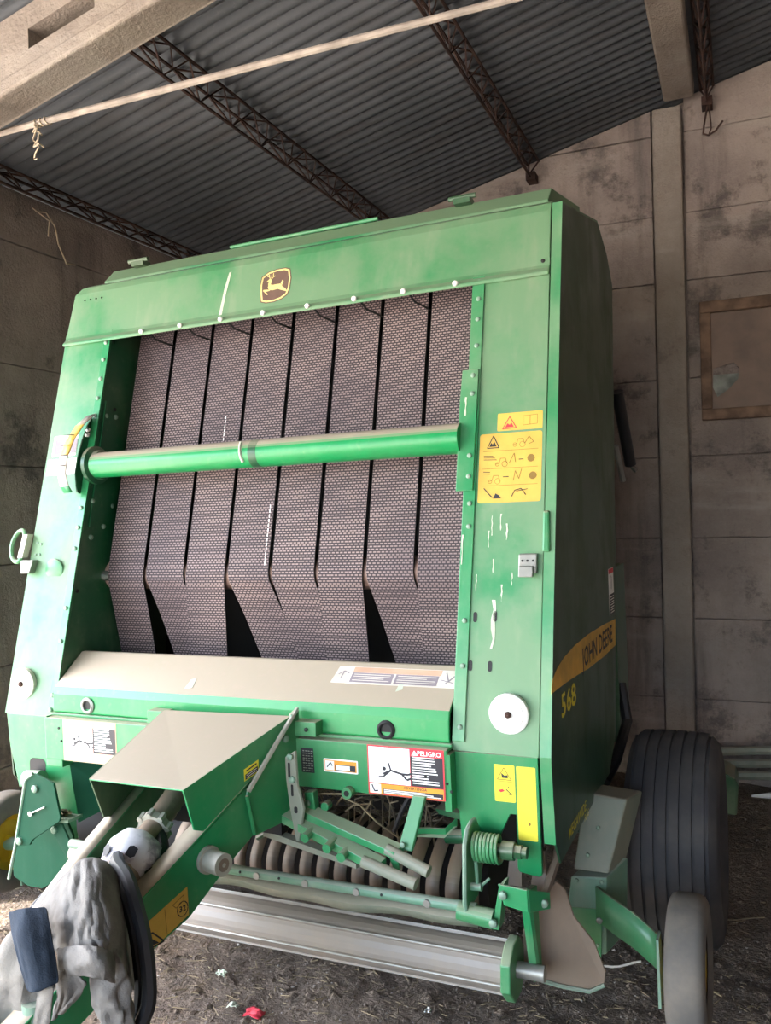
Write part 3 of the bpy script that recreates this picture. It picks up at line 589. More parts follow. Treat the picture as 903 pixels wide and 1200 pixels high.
# ---- front panel below the cover
mb = MB(); mb.box((-.767, -.046, .836), (.767, -.036, .985)); mb.box((-.767, -.036, .976), (.767, .01, .985)); mb.box((-.767, -.036, .836), (.767, .01, .843)); fp = part(mb, 'front_panel', 'green_clean', bevel=.003)
mb = MB(); mb.box((.27, -.05, .994), (.345, -.006, 1.038)); part(mb, 'hinge_tab', 'green_clean', cov, bevel=.002); bolt(cov, (.312, -.051, 1.015), 1., 'black', 'hole')
mb = MB(); mb.box((-.30, -.05, .994), (-.225, -.006, 1.038)); part(mb, 'hinge_tab', 'green_clean', cov, bevel=.002)
PV = vert(-.046)
def danger(u0, u1, v0, v1, faded):
    d = Decal(PV); d.base([(u0, v0), (u1, v0), (u1, v1), (u0, v1)], 1); w = u1-u0; vm = v0+(v1-v0)*.24; um = u0+w*.56
    d.rect(u0+.004, vm, um, v1-.004, 0); d.rect(um+.002, vm, u1-.004, v1-.004, 2); d.rect(um+.002, v1-.024, u1-.004, v1-.004, 1, .0014)
    d.text('PELIGRO', (um+u1)/2+.008, v1-.0145, .019, 0); d.poly([(um+.006, v1-.021), (um+.026, v1-.021), (um+.016, v1-.006)], 0, .0016)
    rr = random.Random(2)
    for i in range(11): d.rect(um+.008, vm+.008+i*.0075, um+.008+(u1-um-.02)*rr.uniform(.55, .97), vm+.0115+i*.0075, 0, .0016)
    c = u0+w*.33; b = vm+.028                                                   # lying figure
    d.line([(c-.03, b), (c-.005, b+.012), (c+.03, b+.004), (c+.045, b-.012), (c+.07, b-.002)], .006, 2); d.line([(c+.03, b+.004), (c+.05, b+.004), (c+.075, b+.014)], .006, 2); d.line([(c-.005, b+.012), (c-.012, b+.034)], .005, 2); d.line([(c-.005, b+.012), (c-.03, b-.008), (c-.045, b-.01)], .005, 2)
    d.poly([(c-.026+.006*cos(a*.785), b+.016+.006*sin(a*.785)) for a in range(8)], 2, .0016)
    d.rect(u0+.004, v0+.003, u1-.004, vm-.002, 3); d.rect(u0+.005, v0+.004, u0+w*.17, vm-.003, 0, .0014); d.line([(u0+.012, vm-.006), (u0+.02, v0+.01), (u0+.032, v0+.012)], .004, 2)
    if not faded:
        d.text('ADVERTENCIA', u0+w*.62, vm-.008, .011, 2); d.rect(u0+w*.2, v0+.005, u1-.006, v0+.019, 2, .0014)
        for i in range(3): d.rect(u0+w*.21, v0+.0065+i*.0042, u1-.012-w*.1*((i*7) % 3), v0+.009+i*.0042, 0, .0016)
    d.build('danger_decal', ['decal_white', 'decal_red' if not faded else 'decal_pink', 'decal_black', 'decal_orange' if not faded else 'gold'], fp, 'white, red and black danger sticker' if not faded else 'bleached danger sticker with a pale yellow strip')
danger(.515, .758, .838, .984, False); danger(-.68, -.44, .838, .984, True)
d = Decal(PV); d.base(rrect(.366, .891, .482, .931, .003), 0); d.rect(.37, .895, .478, .927, 1); d.rect(.405, .897, .474, .915, 2); d.rect(.408, .899, .455, .913, 0, .0014); d.rect(.372, .897, .402, .925, 0); d.line([(.378, .905), (.39, .92), (.396, .91)], .003, 2)
d.build('caution_decal', ['decal_white', 'decal_orange', 'decal_black'], fp, 'small orange caution sticker')
d = Decal(PV); d.base([(.289, .882), (.333, .882), (.331, .957), (.287, .957)], 0)
for i in range(4):
    for j in range(9): d.rect(.294+i*.0095, .887+j*.0075, .300+i*.0095+.002*((i+j) % 2), .890+j*.0075, 1, .0014)
d.build('serial_plate', ['decal_black', 'zinc'], fp, 'small black serial number plate')
for x, z in ((.70, .905), (.765, .89), (.777, .868), (-.70, .95), (-.69, .905)): bolt(fp, (x, -.046, z), .7, 'black', 'hole')
mb = MB(); mb.cyl((.452, -.07, .838), (.452, -.02, .838), .017, 14); mb.cyl((.452, -.0705, .838), (.452, -.068, .838), .009, 10, 1); part(mb, 'bushing', ['green_mid', 'black'], fp)
# ---- lower skirts left and right
def skirt(P, hole=None):
    mb = MB(); mb.prism([(x, -.002, z) for x, z in P], [(x, .012, z) for x, z in P]); return part(mb, 'skirt', 'green_clean', bevel=.002)
skR = skirt([(.768, .972), (1.02, .972), (1.02, .645), (1.012, .638), (.955, .645), (.95, .655), (.952, .806), (.935, .806), (.893, .722), (.885, .68), (.79, .665), (.782, .80), (.768, .81)])
mb = MB(); mb.box((.82, .22, .63), (.97, .23, .83)); part(mb, 'notch_dark', 'black', skR)  # black sheet added as the darkness inside the skirt notch
mb = MB(); mb.box((.756, -.046, .81), (.776, .004, .972)); part(mb, 'end_return', 'green_clean', skR)
d = Decal(vert(-.002)); d.base(rrect(.892, .84, .952, .945, .003), 0); d.line([(.901, .903), (.921, .937), (.942, .903), (.901, .903)], .002, 1); d.poly([(.915, .908), (.913, .922), (.922, .915), (.932, .917), (.932, .908)], 2); d.line([(.9, .898), (.945, .898)], .0012, 1)
d.poly([(.902, .872), (.915, .876), (.922, .871), (.91, .866)], 3); d.line([(.926, .876), (.942, .862), (.926, .864)], .0025, 2); d.poly([(.93, .882), (.935, .885), (.934, .88)], 2); d.build('warning_decal', ['decal_bright', 'decal_line', 'decal_black', 'decal_red'], skR, 'yellow pinch warning sticker')
d = Decal(vert(-.002)); d.base(rrect(.957, .737, 1.012, .944, .003), 0); d.poly([(.99+.004*cos(a), .784+.005*sin(a)) for a in range(6)], 1); d.build('reflector', ['decal_bright', 'decal_line'], skR, 'plain bright yellow reflective strip')
skL = skirt([(-1.0, .975), (-.768, .975), (-.752, .81), (-.70, .815), (-.67, .62), (-.77, .62), (-.80, .66), (-.815, .745), (-.89, .745), (-.95, .70), (-.99, .86)])
d = Decal(vert(-.002)); d.poly(rrect(-.893, .752, -.815, .818, .02), 0); d.build('slot', ['black'], skL)
mb = MB(); mb.box((-.765, -.045, .81), (-.69, .004, .972)); part(mb, 'end_return', 'green_clean', skL, bevel=.002)
mb = MB(); mb.prism([(-.70, -.002, .815), (-.60, .10, .80), (-.56, .10, .66), (-.67, -.002, .60)], [(-.70, .01, .815), (-.60, .112, .80), (-.56, .112, .66), (-.67, .01, .60)]); part(mb, 'throat_plate', 'green_shaded', skL)
# ---- side panels with front flange, lettering on the right one
SO = [(.0, .735), (.05, .664), (.45, .672), (.875, .675), (1.04, .78), (1.08, .97), (1.16, 1.30), (1.29, 1.99), (1.385, 2.6), (1.27, 2.70), (1.07, 2.78), (.55, 2.675), (.425, 2.652)]
def side_panel(sg):
    x = (1.062 if sg > 0 else 1.016)*sg; mb = MB()
    front_e = [(.425, 2.652), (.09, 1.40), (-.015, .98)]
    O = SO+[(.09, 1.40), (-.015, .98)]
    if sg < 0: O = [(y+.03, z-(.03 if z > 2.64 else 0)) for y, z in O]
    mb.prism([(x, y, z) for y, z in O], [(x-.006*sg, y, z) for y, z in O])
    F = [(-.02, 2.652), (-.02, .98)]
    a, b = (1.030, x) if sg > 0 else (-.98, x)
    fl = [(2.652, .425), (1.4, .09), (.98, -.015), (.735, .0)]
    for (z1, y1), (z2, y2) in (zip(fl, fl[1:]) if sg > 0 else ()): mb.prism([(a, y1-.004, z1), (b, y1-.004, z1), (b, y2-.004, z2), (a, y2-.004, z2)], [(a, y1+.006, z1), (b, y1+.006, z1), (b, y2+.006, z2), (a, y2+.006, z2)], 1)
    tp = ([(.425, 2.652)] if sg > 0 else [])+[(.55, 2.675), (1.07, 2.78), (1.27, 2.70), (1.385, 2.6)]
    for (y1, z1), (y2, z2) in zip(tp, tp[1:]): mb.prism([(a, y1, z1), (x, y1, z1), (x, y2, z2), (a, y2, z2)], [(a, y1, z1-.008), (x, y1, z1-.008), (x, y2, z2-.008), (a, y2, z2-.008)], 1)
    return part(mb, 'side_panel', ['green_side_shaded', 'green_mid'], fix=True)
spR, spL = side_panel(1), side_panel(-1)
SX = lambda u, v, d: (1.062+d, u, v)
d = Decal(SX)
up_ = [(.01, 1.15), (.03, 1.185), (.10, 1.208), (.19, 1.222), (.35, 1.232), (.57, 1.234), (.85, 1.226), (1.13, 1.213)]; lo_ = [(1.11, 1.112), (.85, 1.112), (.55, 1.122), (.40, 1.133), (.25, 1.142), (.1, 1.148)]
d.base(up_+lo_, 0); d.text('JOHN DEERE', .745, 1.167, .092, 1, 1.12); d.build('stripe', ['stripe_yellow', 'decal_black'], spR, 'faded yellow stripe with black lettering')
d = Decal(SX); d.text('568', .225, 1.085, .095, 0, 1.5); d.build('model_number', ['decal_bright'], spR, 'yellow number on the side')
d = Decal(SX); d.text('MEGAWIDE', .285, .705, .044, 0, 1.15, .2); d.text('PLUS', .42, .672, .03, 0, 1.1, .2); d.build('lettering', ['decal_bright'], spR, 'faded yellow lettering')
d = Decal(SX); d.base(rrect(1.01, 1.24, 1.12, 1.42, .004), 0); d.rect(1.012, 1.40, 1.118, 1.418, 1); d.rect(1.012, 1.24, 1.118, 1.32, 2)
for i in range(7): d.rect(1.03, 1.247+i*.01, 1.11, 1.251+i*.01, 0, .0016)
d.line([(1.06, 1.34), (1.07, 1.38), (1.065, 1.39)], .008, 2); d.build('danger_decal', ['decal_white', 'decal_red', 'decal_black'], spR, 'narrow white and red danger sticker')
# ---- chamber shell behind: roof, rear, sides; top plates seen above the beam
mb = MB(); OP = [(.46, 2.672), (1.05, 2.80), (1.9, 2.72), (2.5, 2.35), (2.78, 1.75), (2.7, 1.1), (2.2, .7), (1.2, .62), (.62, .80), (.62, .98)]
for sg in (-1, 1): mb.prism([(.82*sg, y, z) for y, z in OP], [(.81*sg, y, z) for y, z in OP])
for (y1, z1), (y2, z2) in zip(OP, OP[1:]): mb.prism([(-.82, y1, z1), (.82, y1, z1), (.82, y2, z2), (-.82, y2, z2)], [(-.82, y1, z1-.006), (.82, y1, z1-.006), (.82, y2+.004, z2-.006), (-.82, y2+.004, z2-.006)])
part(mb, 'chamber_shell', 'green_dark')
mb = MB(); mb.box((-.97, .70, .8), (.97, .71, 2.69)); part(mb, 'chamber_dark', 'black')  # black sheet added as the dark interior seen through the belt gaps
mb = MB(); tp = [(.50, 2.695), (.56, 2.752), (.62, 2.762), (1.05, 2.84), (1.05, 2.80), (.5, 2.685)]
mb.prism([(-.90, y, z) for y, z in tp], [(1.0, y, z) for y, z in tp]); tc_ = part(mb, 'top_plate', 'green_dusty', bevel=.003)
for x in (-.74, .69):
    mb = MB(); mb.box((x-.03, .52, 2.745), (x+.03, .57, 2.764)); mb.cyl((x-.05, .53, 2.768), (x+.05, .53, 2.768), .009, 8); part(mb, 'hinge', 'green_dark', tc_)
mb = MB(); mb.cyl((-.30, .56, 2.76), (.35, .56, 2.762), .007, 8); part(mb, 'hinge_rod', 'green_mid', tc_)
mb = MB(); mb.cyl((1.0, 1.82, 2.2), (1.02, 2.02, 1.86), .028, 12); mb.cyl((1.02, 2.02, 1.86), (1.04, 2.05, 1.83), .012, 8, 1); mb.cyl((.97, 1.9, 1.95), (.985, 2.0, 1.78), .014, 8, 2); part(mb, 'gate_cylinder', ['hose', 'chrome', 'zinc'])
mb = MB(); mb.box((.99, 1.35, .66), (1.03, 1.62, 1.4)); mb.tube([(1.03, 1.4, .9), (1.06, 1.35, .75), (1.05, 1.1, .66), (1.02, 1.0, .6)], .022, 8, 1); part(mb, 'gate_frame', ['green_dark', 'hose'])
# ---- big wheels
def wheel(x, y, z, r, w, mat, name, hub, ribs, sg):
    e = MB(); h = w/2
    prof = [(-h*.78, r*.55), (-h*.98, r*.68), (-h, r*.78), (-h*.94, r*.9), (-h*.8, r*.965)]
    if ribs:
        for i in range(ribs):
            a = -h*.76+i*(1.52*h)/ribs; b = a+1.52*h/ribs; c = lambda q: r*(1-.02*(q/h)**2)
            prof += [(a, c(a)-.014), (a+.005, c(a)-.014), (a+.006, c(a)), (b-.006, c(b)), (b-.005, c(b)-.014), (b, c(b)-.014)]
    else: prof += [(-h*.5, r*.995), (0, r), (h*.5, r*.995)]
    prof += [(h*.8, r*.965), (h*.94, r*.9), (h, r*.78), (h*.98, r*.68), (h*.78, r*.55)]
    e.lathe(prof, (x, y, z), 'x', 48); ty = part(e, name, mat, fix=True)
    e = MB(); e.lathe([(-h*.7, r*.56), (-h*.5, r*.5), (-h*.2, r*.42), (-h*.15, .0005)], (x, y, z), 'x', 32); e.lathe([(h*.7, r*.56), (h*.5, r*.5), (h*.2, r*.42), (h*.15, .0005)], (x, y, z), 'x', 32); part(e, 'rim', hub, ty)
    e = MB(); e.cyl((x-h*.9*sg, y, z), (x+h*.4*sg, y, z), r*.12, 16); part(e, 'hub', hub, ty); return ty
for sg in (1, -1): wheel(1.268*sg, 1.15, .385-.018*sg, .40, .335, 'tyre', 'tyre', 'rim_yellow', 6, sg)
for sg in (1, -1): wheel(1.372*sg, .30, .32-.02*sg, .205, .112, 'small_tyre', 'gauge_tyre', 'rim_yellow', 0, sg)
mb = MB(); mb.cyl((-1.2, 1.15, .385), (1.2, 1.15, .385), .05, 12); mb.box((-.95, 1.08, .36), (.95, 1.22, .62)); part(mb, 'axle', 'green_dark')
mb = MB(); mb.tube([(1.14, 1.3, .47), (1.12, 1.35, .7)], .03, 8); part(mb, 'axle_hose', 'hose')
# gauge wheel straps and brackets
def strap(sg):
    w = .5*.108; path = [(1.09, .42, .395), (1.15, .37, .385), (1.21, .345, .365), (1.26, .33, .335), (1.288, .33, .31)]; mb = MB()
    A = [(x*sg, y, z+w) for x, y, z in path]; B = [(x*sg, y, z-w) for x, y, z in path]; mb.grid([A, B]); o = part(mb, 'wheel_strap', 'green_mid', fix=False, solid=.01)
    mb = MB(); mb.box((1.285*sg-.004, .29, .165), (1.285*sg+.004, .35, .37)); part(mb, 'strap_end', 'green_grey', o)
    bolt(o, (1.10*sg, .375, .36), 1.5, 'zinc')
strap(1); strap(-1)
mb = MB(); mb.cyl((-1.36, .30, .33), (-1.0, .26, .40), .028, 12); part(mb, 'stub_axle', 'green_grey')
# ---- gear covers on the right end
def gear(sg):
    X = lambda x: x*sg
    mb = MB(); F = [(X(.985), .44, .36), (X(1.0), .44, .46), (X(1.115), .44, .47), (X(1.105), .44, .22), (X(1.06), .44, .21), (X(.985), .44, .28)]
    mb.plate(F, (X(.045), .16, .01)); o = part(mb, 'gear_cover', 'green_grey', bevel=.006)
    mb = MB(); F = [(X(.985), .438, .36), (X(1.10), .438, .37), (X(1.09), .438, .21), (X(1.05), .438, .205), (X(.985), .438, .27)]; mb.plate(F, (0, -.004, 0)); part(mb, 'cover_plate', 'green_mid', o, bevel=.002)
    mb = MB(); F = [(X(1.005), .46, .475), (X(1.118), .46, .475), (X(1.17), .56, .69), (X(1.03), .56, .70)]; mb.plate(F, (X(.03), .16, -.02)); o2 = part(mb, 'gear_cover', 'dusty_metal', bevel=.006)
    for x, z in ((1.02, .45), (1.10, .455), (1.05, .52), (1.08, .6)): bolt(o2, (X(x), .46+(max(z, .475)-.475)*.46-.004*(z < .47)-.02*(z < .47), z), 1.1)
    for x, z in ((1.09, .33), (1.08, .25), (1.04, .23)): bolt(o, (X(x), .433, z), .9)
    return o
gear(1); gear(-1)
# ---- pickup: curved bands, tines, drum, pipe, strip, roller
dr = part(MB().cyl((-.80, .24, .53), (.82, .24, .53), .12, 20), 'pickup_drum', 'dark')
ar = [(.30, .64), (.22, .665), (.13, .66), (.05, .615), (.012, .56), (.02, .50), (.06, .44)]
ar = [(p.y, p.z) for p in [Vector((0, *q)) for q in ar]]; proto = None
def cr(P, n=4):
    o = []
    for i in range(len(P)-1):
        a, b, c, d_ = (Vector(P[k]) for k in (max(i-1, 0), i, i+1, min(i+2, len(P)-1)))
        o += [tuple(.5*((2*b)+(c-a)*t_+(2*a-5*b+4*c-d_)*t_*t_+(3*b-a-3*c+d_)*t_**3)) for t_ in [k/n for k in range(n)]]
    return o+[P[-1]]
ar = cr(ar)
for i in range(18):
    x = -.24+i*.0615
    if proto is None:
        mb = MB(); mb.grid([[(-.021, y, z) for y, z in ar], [(.021, y, z) for y, z in ar]]); proto = part(mb, 'pickup_band', 'brown_metal', fix=False, solid=.003); o = proto
    else:
        o = link_copy(proto); o.name = 'pickup_band'
    o.location = (x, 0, 0)
tproto = None
for i in range(17):
    x = -.209+i*.0615; a = (i*1.1) % 2.2-.6
    if tproto is None:
        mb = MB(); mb.tube([(0, .0, .0), (0, .01, .16), (0, -.012, .24)], .0032, 5); tproto = part(mb, 'tine', 'stem'); o = tproto
    else: o = link_copy(tproto); o.name = 'tine'
    o.location = (x, .14, .58); o.rotation_euler = (.15-a*.3, 0, 0)
part(MB().cyl((-.76, .34, .80), (.76, .34, .80), .10, 20), 'feed_rotor', 'dark')
mb = MB(); mb.box((-.97, .58, .55), (.97, .6, .85)); part(mb, 'throat_dark', 'black')  # black sheet added as the dark inside of the pickup opening
pip = part(MB().cyl((-.60, -.11, .575), (.86, -.11, .575), .0155, 14), 'baffle_pipe', 'green_grey')
for x in (.03, .16, .33, .5, .72): part(MB().cyl((x, -.128, .574), (x, -.11, .574), .011, 10), 'collar', 'zinc', pip)
for x in (.1, .24, .58): bolt(pip, (x, -.125, .578), .6, 'black', 'hole')
mb = MB(); F = []; n = 36
for i in range(n+1):
    x = -.62+1.48*i/n; wv = .008*sin(x*9+1)+.006*sin(x*23); F.append((x, wv*.45))
mb.grid([[(x, -.085, .558) for x, w in F], [(x, -.105+w*.4, .535+w) for x, w in F], [(x, -.10+w*.6, .515+w*1.3) for x, w in F]]); part(mb, 'rubber_flap', 'dusty_metal', fix=False, solid=.006)
# roller at the bottom
ro = empty('wind_roller', (0, 0, 0)); ro.parent = bal
RY, RZ = -.05, .395
mb = MB(); ns = 10; prof = []
pr = []
for k in range(6):
    a0 = k*pi/3+.25
    pr += [(a0-.06, .0645), (a0-.05, .071), (a0+.05, .071), (a0+.06, .0645), (a0+pi/12, .064), (a0+pi/6, .0635), (a0+pi/4, .064)]
pts = [(RY+r*cos(a), RZ+r*sin(a)) for a, r in pr]; n = len(pts)
mb.add([(-.56, y, z) for y, z in pts]+[(.925, y, z) for y, z in pts], [(i, (i+1) % n, (i+1) % n+n, i+n) for i in range(n)]+[tuple(range(n)), tuple(range(2*n-1, n-1, -1))])
ro2 = part(mb, 'roller_body', 'roller_steel', ro)
for k in range(6):
    a = k*pi/3+.25; y, z = RY+.0705*cos(a), RZ+.0705*sin(a); part(MB().tube([(-.56, y, z), (.925, y, z)], .003, 5), 'roller_rib', 'zinc', ro)
for x in (.925, -.575):
    mb = MB(); mb.cyl((x, RY, RZ), (x+.02, RY, RZ), .06, 20); P = [(RY+.085*cos(R(a)), RZ+.085*sin(R(a))) for a in (70, 110, 150, 200, 250, 290, 330, 20)]; mb.prism([(x, y, z) for y, z in P], [(x+.028, y, z) for y, z in P]); part(mb, 'end_cap', 'green_mid', ro, bevel=.004)
part(MB().cyl((.95, RY, RZ), (1.03, RY, RZ), .022, 14), 'roller_axle', 'zinc', ro)
mb = MB(); mb.plate([(.97, -.0, .60), (.985, .0, .60), (1.0, -.03, .36), (.985, -.03, .36)], (.01, .03, 0)); part(mb, 'roller_arm', 'green_mid', ro)
# ---- end shields of the pickup
def end_shield(sg):
    mb = MB(); P = [(.952, .02, .47), (.99, .045, .53), (1.04, .07, .60), (1.065, .08, .575), (1.085, .085, .50), (1.135, .10, .43), (1.163, .11, .345), (1.158, .11, .31), (1.12, .09, .295), (1.04, .055, .315), (.965, .02, .345), (.95, .015, .36)]
    mb.prism([(x*sg, y, z) for x, y, z in P], [(x*sg, y+.008, z) for x, y, z in P]); o = part(mb, 'end_shield', 'brown_metal', bevel=.002)
    mb = MB(); E_ = [(.965, .016, .343), (1.04, .051, .313), (1.12, .086, .293), (1.158, .106, .308)]; mb.tube([(x*sg, y, z) for x, y, z in E_], .006, 6); part(mb, 'shield_edge', 'green_grey', o); return o
end_shield(1)
# ---- right bracket with coil spring
mb = MB(); P = [(-.06, .795), (-.10, .785), (-.125, .75), (-.13, .70), (-.14, .60), (-.13, .572), (-.04, .58), (.0, .62), (-.004, .76), (-.03, .79)]
mb.prism([(.836, y, z) for y, z in P], [(.844, y, z) for y, z in P]); br_ = part(mb, 'spring_bracket', 'green_mid', bevel=.002)
mb = MB(); n = 112; mb.tube([(.85+.075*i/n, -.075+.036*cos(2*pi*i/n*7), .732+.036*sin(2*pi*i/n*7)) for i in range(n+1)], .0052, 6); part(mb, 'coil_spring', 'green_mid')
mb = MB(); mb.cyl((.83, -.075, .732), (1.0, -.075, .732), .016, 12); mb.cyl((.93, -.075, .732), (.965, -.075, .732), .025, 12); mb.cyl((.965, -.075, .732), (.985, -.075, .732), .02, 6); part(mb, 'spring_rod', 'green_dark')
part(MB().tube([(.838, y, z) for y, z in ((-.03, .79), (-.06, .795), (-.10, .785), (-.125, .75), (-.13, .70), (-.14, .60), (-.13, .572))], .0065, 6), 'plate_edge', 'green_grey', br_)
mb = MB(); mb.tube([(.86, -.10, .70), (.862, -.10, .66), (.862, -.10, .635)], .005, 6); mb.cyl((.84, -.10, .63), (.875, -.10, .632), .011, 10); mb.cyl((.87, -.10, .632), (.895, -.09, .655), .004, 6); part(mb, 'clevis_pin', 'green_grey')
mb = MB(); mb.cyl((.81, -.115, .565), (.91, -.115, .556), .026, 16); part(mb, 'pivot_sleeve', 'green_mid', pip)
# bent straps beside it
mb = MB(); mb.plate([(.905, -.12, .53), (.93, -.12, .65), (.945, -.12, .66), (.925, -.12, .53)], (.0, .05, 0)); mb.plate([(.93, -.13, .66), (1.01, -.13, .655), (1.012, -.13, .595), (.945, -.13, .605)], (0, .008, 0)); mb.plate([(1.008, -.13, .655), (1.045, -.05, .62), (1.045, -.05, .575), (1.01, -.13, .595)], (.006, .006, 0)); bs = part(mb, 'bent_strap', 'green_mid', bevel=.002)
mb = MB(); mb.plate([(.985, -.1, .60), (1.005, -.1, .60), (1.005, -.04, .40), (.995, -.04, .36), (.985, -.05, .42)], (.006, .012, 0)); part(mb, 'hanger', 'green_mid', bs)
for p in ((.945, -.135, .635), (.915, -.135, .555), (1.04, -.07, .60)): bolt(bs, p, 1.8)
mb = MB(); mb.tube([(1.03, -.03, .60), (1.04, .1, .66), (1.03, .2, .72)], .012, 6); part(mb, 'drive_hose', 'brown_metal')
for x, z in ((.90, .63), (.97, .62)):
    mb = MB(); mb.plate([(x, .05, z-.05), (x+.045, .05, z-.05), (x+.04, .08, z+.06), (x+.01, .08, z+.06)], (0, .02, 0)); part(mb, 'stripper_plate', 'brown_metal')
# ---- left bracket plate and side shield
mb = MB(); P = [(-.81, .772), (-.772, .797), (-.74, .79), (-.68, .771), (-.655, .655), (-.66, .64), (-.79, .56), (-.805, .54), (-.87, .525), (-.87, .56)]
mb.prism([(x, -.1, z) for x, z in P], [(x, -.09, z) for x, z in P]); bl = part(mb, 'bracket_plate', 'green_shaded', bevel=.002)
part(MB().tube([(-.912, -.1, .405), (-.873, -.1, .53), (-.812, -.1, .77), (-.775, -.1, .797)], .006, 6), 'plate_edge', 'green_grey', bl)
for x, z in ((-.765, .745), (-.85, .55)): bolt(bl, (x, -.1, z), 2.2)
mb = MB(); mb.cyl((-.79, -.105, .655), (-.72, -.105, .685), .003, 6); mb.cyl((-.79, -.108, .655), (-.79, -.09, .655), .009, 8); part(mb, 'cotter_pin', 'chrome', bl)
mb = MB(); mb.cyl((-.87, -.04, .75), (-.80, -.04, .755), .033, 18); mb.cyl((-.87, -.04, .75), (-.873, -.04, .75), .02, 12); part(mb, 'pivot_tube', 'green_grey', bl)
mb = MB(); P = [(-.79, .60), (-.98, .50), (-1.005, .42), (-1.0, .36), (-.93, .335), (-.86, .335), (-.70, .42), (-.70, .55), (-.73, .605)]
mb.prism([(x, .0, z) for x, z in P], [(x, .01, z) for x, z in P]); sl_ = part(mb, 'end_shield', 'green_shaded', bevel=.002)
mb = MB(); P = [(-.755, .61), (-.70, .61), (-.62, .47), (-.60, .40), (-.66, .38), (-.69, .50), (-.75, .58)]; mb.prism([(x, -.05, z) for x, z in P], [(x, -.042, z) for x, z in P]); o = part(mb, 'link_plate', 'green_shaded', bevel=.002); bolt(o, (-.735, -.05, .585), 2.)
mb = MB(); P = [(-.76, .62), (-.66, .62), (-.66, .63), (-.76, .635)]; mb.prism([(x, -.06, z) for x, z in P], [(x, .05, z) for x, z in P]); part(mb, 'ledge', 'green_grey')
mb = MB()
for i in range(60): mb.add([(lambda a, r: (-.705+r*cos(a), -.03+r*.6*sin(a), .632+.02*random.random()))(random.random()*6.3, .035*random.random()) for _ in range(3)], [(0, 1, 2)])
o = part(mb, 'chaff_heap', 'straw', fix=False); o['kind'] = 'stuff'
# ---- compressor bars and levers in front of the pickup
def bar(name, path, r, mat, n=8): return part(MB().tube(path, r, n), name, mat)
mb = MB(); mb.plate([(.30, -.10, .785), (.64, -.16, .72), (.64, -.16, .70), (.30, -.10, .762)], (.012, .045, .008)); cb = part(mb, 'compressor_bar', 'green_mid', bevel=.002); part(MB().cyl((.61, -.14, .718), (.742, -.155, .678), .017, 12), 'bar_end', 'dusty_metal', cb)
mb = MB(); mb.plate([(.22, -.11, .775), (.60, -.19, .69), (.60, -.19, .665), (.22, -.11, .75)], (.012, .04, .008)); cb2 = part(mb, 'compressor_bar', 'green_mid', bevel=.002); part(MB().cyl((.55, -.175, .69), (.715, -.185, .652), .017, 12), 'bar_end', 'dusty_metal', cb2)
for x, y, z in ((.36, -.15, .73), (.44, -.165, .715), (.49, -.175, .70)): part(MB().cyl((x, y-.02, z), (x, y+.03, z+.005), .014, 10), 'clamp', 'green_mid', cb2)
mb = MB(); mb.plate([(.16, -.08, .70), (.50, -.12, .655), (.50, -.12, .64), (.16, -.08, .68)], (.01, .03, 0)); part(mb, 'guide_rail', 'dusty_metal')
bar('lift_rod', [(.12, -.05, .66), (.22, -.08, .72), (.30, -.1, .77)], .009, 'green_dark')
mb = MB(); mb.plate([(.662, -.06, .85), (.70, -.06, .85), (.676, -.12, .712), (.634, -.12, .712)], (.003, .012, 0)); lv = part(mb, 'lift_strap', 'green_mid', bevel=.002); bolt(lv, (.652, -.123, .73), 1.3)
mb = MB(); mb.plate([(.61, -.14, .715), (.645, -.14, .725), (.645, -.14, .66), (.63, -.14, .66)], (0, .012, 0)); part(mb, 'strap_foot', 'green_mid', lv)
mb = MB(); mb.plate([(.63, -.04, .745), (.74, -.02, .748), (.765, .02, .77), (.765, .02, .745), (.74, -.02, .722), (.63, -.04, .72)], (0, .01, 0)); part(mb, 'curved_arm', 'green_mid')
mb = MB(); mb.plate([(.70, .02, .79), (.71, .02, .775), (.80, .0, .77), (.80, .0, .79)], (0, .06, 0)); mb.cyl((.72, .05, .70), (.82, .05, .71), .022, 10); part(mb, 'pivot_block', 'green_dark')
mb = MB(); mb.plate([(.312, -.08, .832), (.343, -.08, .836), (.352, -.08, .76), (.33, -.08, .745), (.318, -.08, .78)], (0, .03, 0)); mb.cyl((.375, -.07, .79), (.375, -.04, .79), .014, 12); o = part(mb, 'cam_bracket', 'green_clean', bevel=.003); bolt(o, (.325, -.08, .80), 1.5)
for i in range(3):
    x = .40+i*.12; bar('hay_wire', [(x, .08, .70), (x+.02, .05, .78), (x+.06, .02, .80)], .0022, 'stem', 5)
for pth in ([(.36, .04, .76), (.40, .0, .80), (.47, -.02, .79), (.53, -.02, .74), (.60, -.03, .71)], [(.40, .02, .75), (.44, 0, .78), (.50, .0, .79)], [(.44, .02, .71), (.50, 0, .80)], [(.33, -.02, .81), (.55, -.02, .83), (.66, 0, .85)]): bar('straw_stalk', pth, .003, 'straw', 5)
mb = MB(); mb.tube([(.56, .02, .70), (.60, 0, .78), (.65, .0, .86)], .008, 6); part(mb, 'hydraulic_hose', 'hose')
# trapped hay under the panel
mb = MB(); rr = random.Random(11)
for i in range(500):
    c = Vector((rr.uniform(-.7, .75), rr.uniform(.12, .3), rr.uniform(.70, .80))); a = Vector((rr.uniform(-1, 1), rr.uniform(-.7, .7), rr.uniform(-.5, .5))).normalized()*rr.uniform(.02, .06); nrm = a.orthogonal().normalized()*.0018
    mb.add([c-a-nrm, c+a-nrm, c+a+nrm, c-a+nrm], [(0, 1, 2, 3)])
o = part(mb, 'trapped_hay', 'stem', fix=False); o['kind'] = 'stuff'
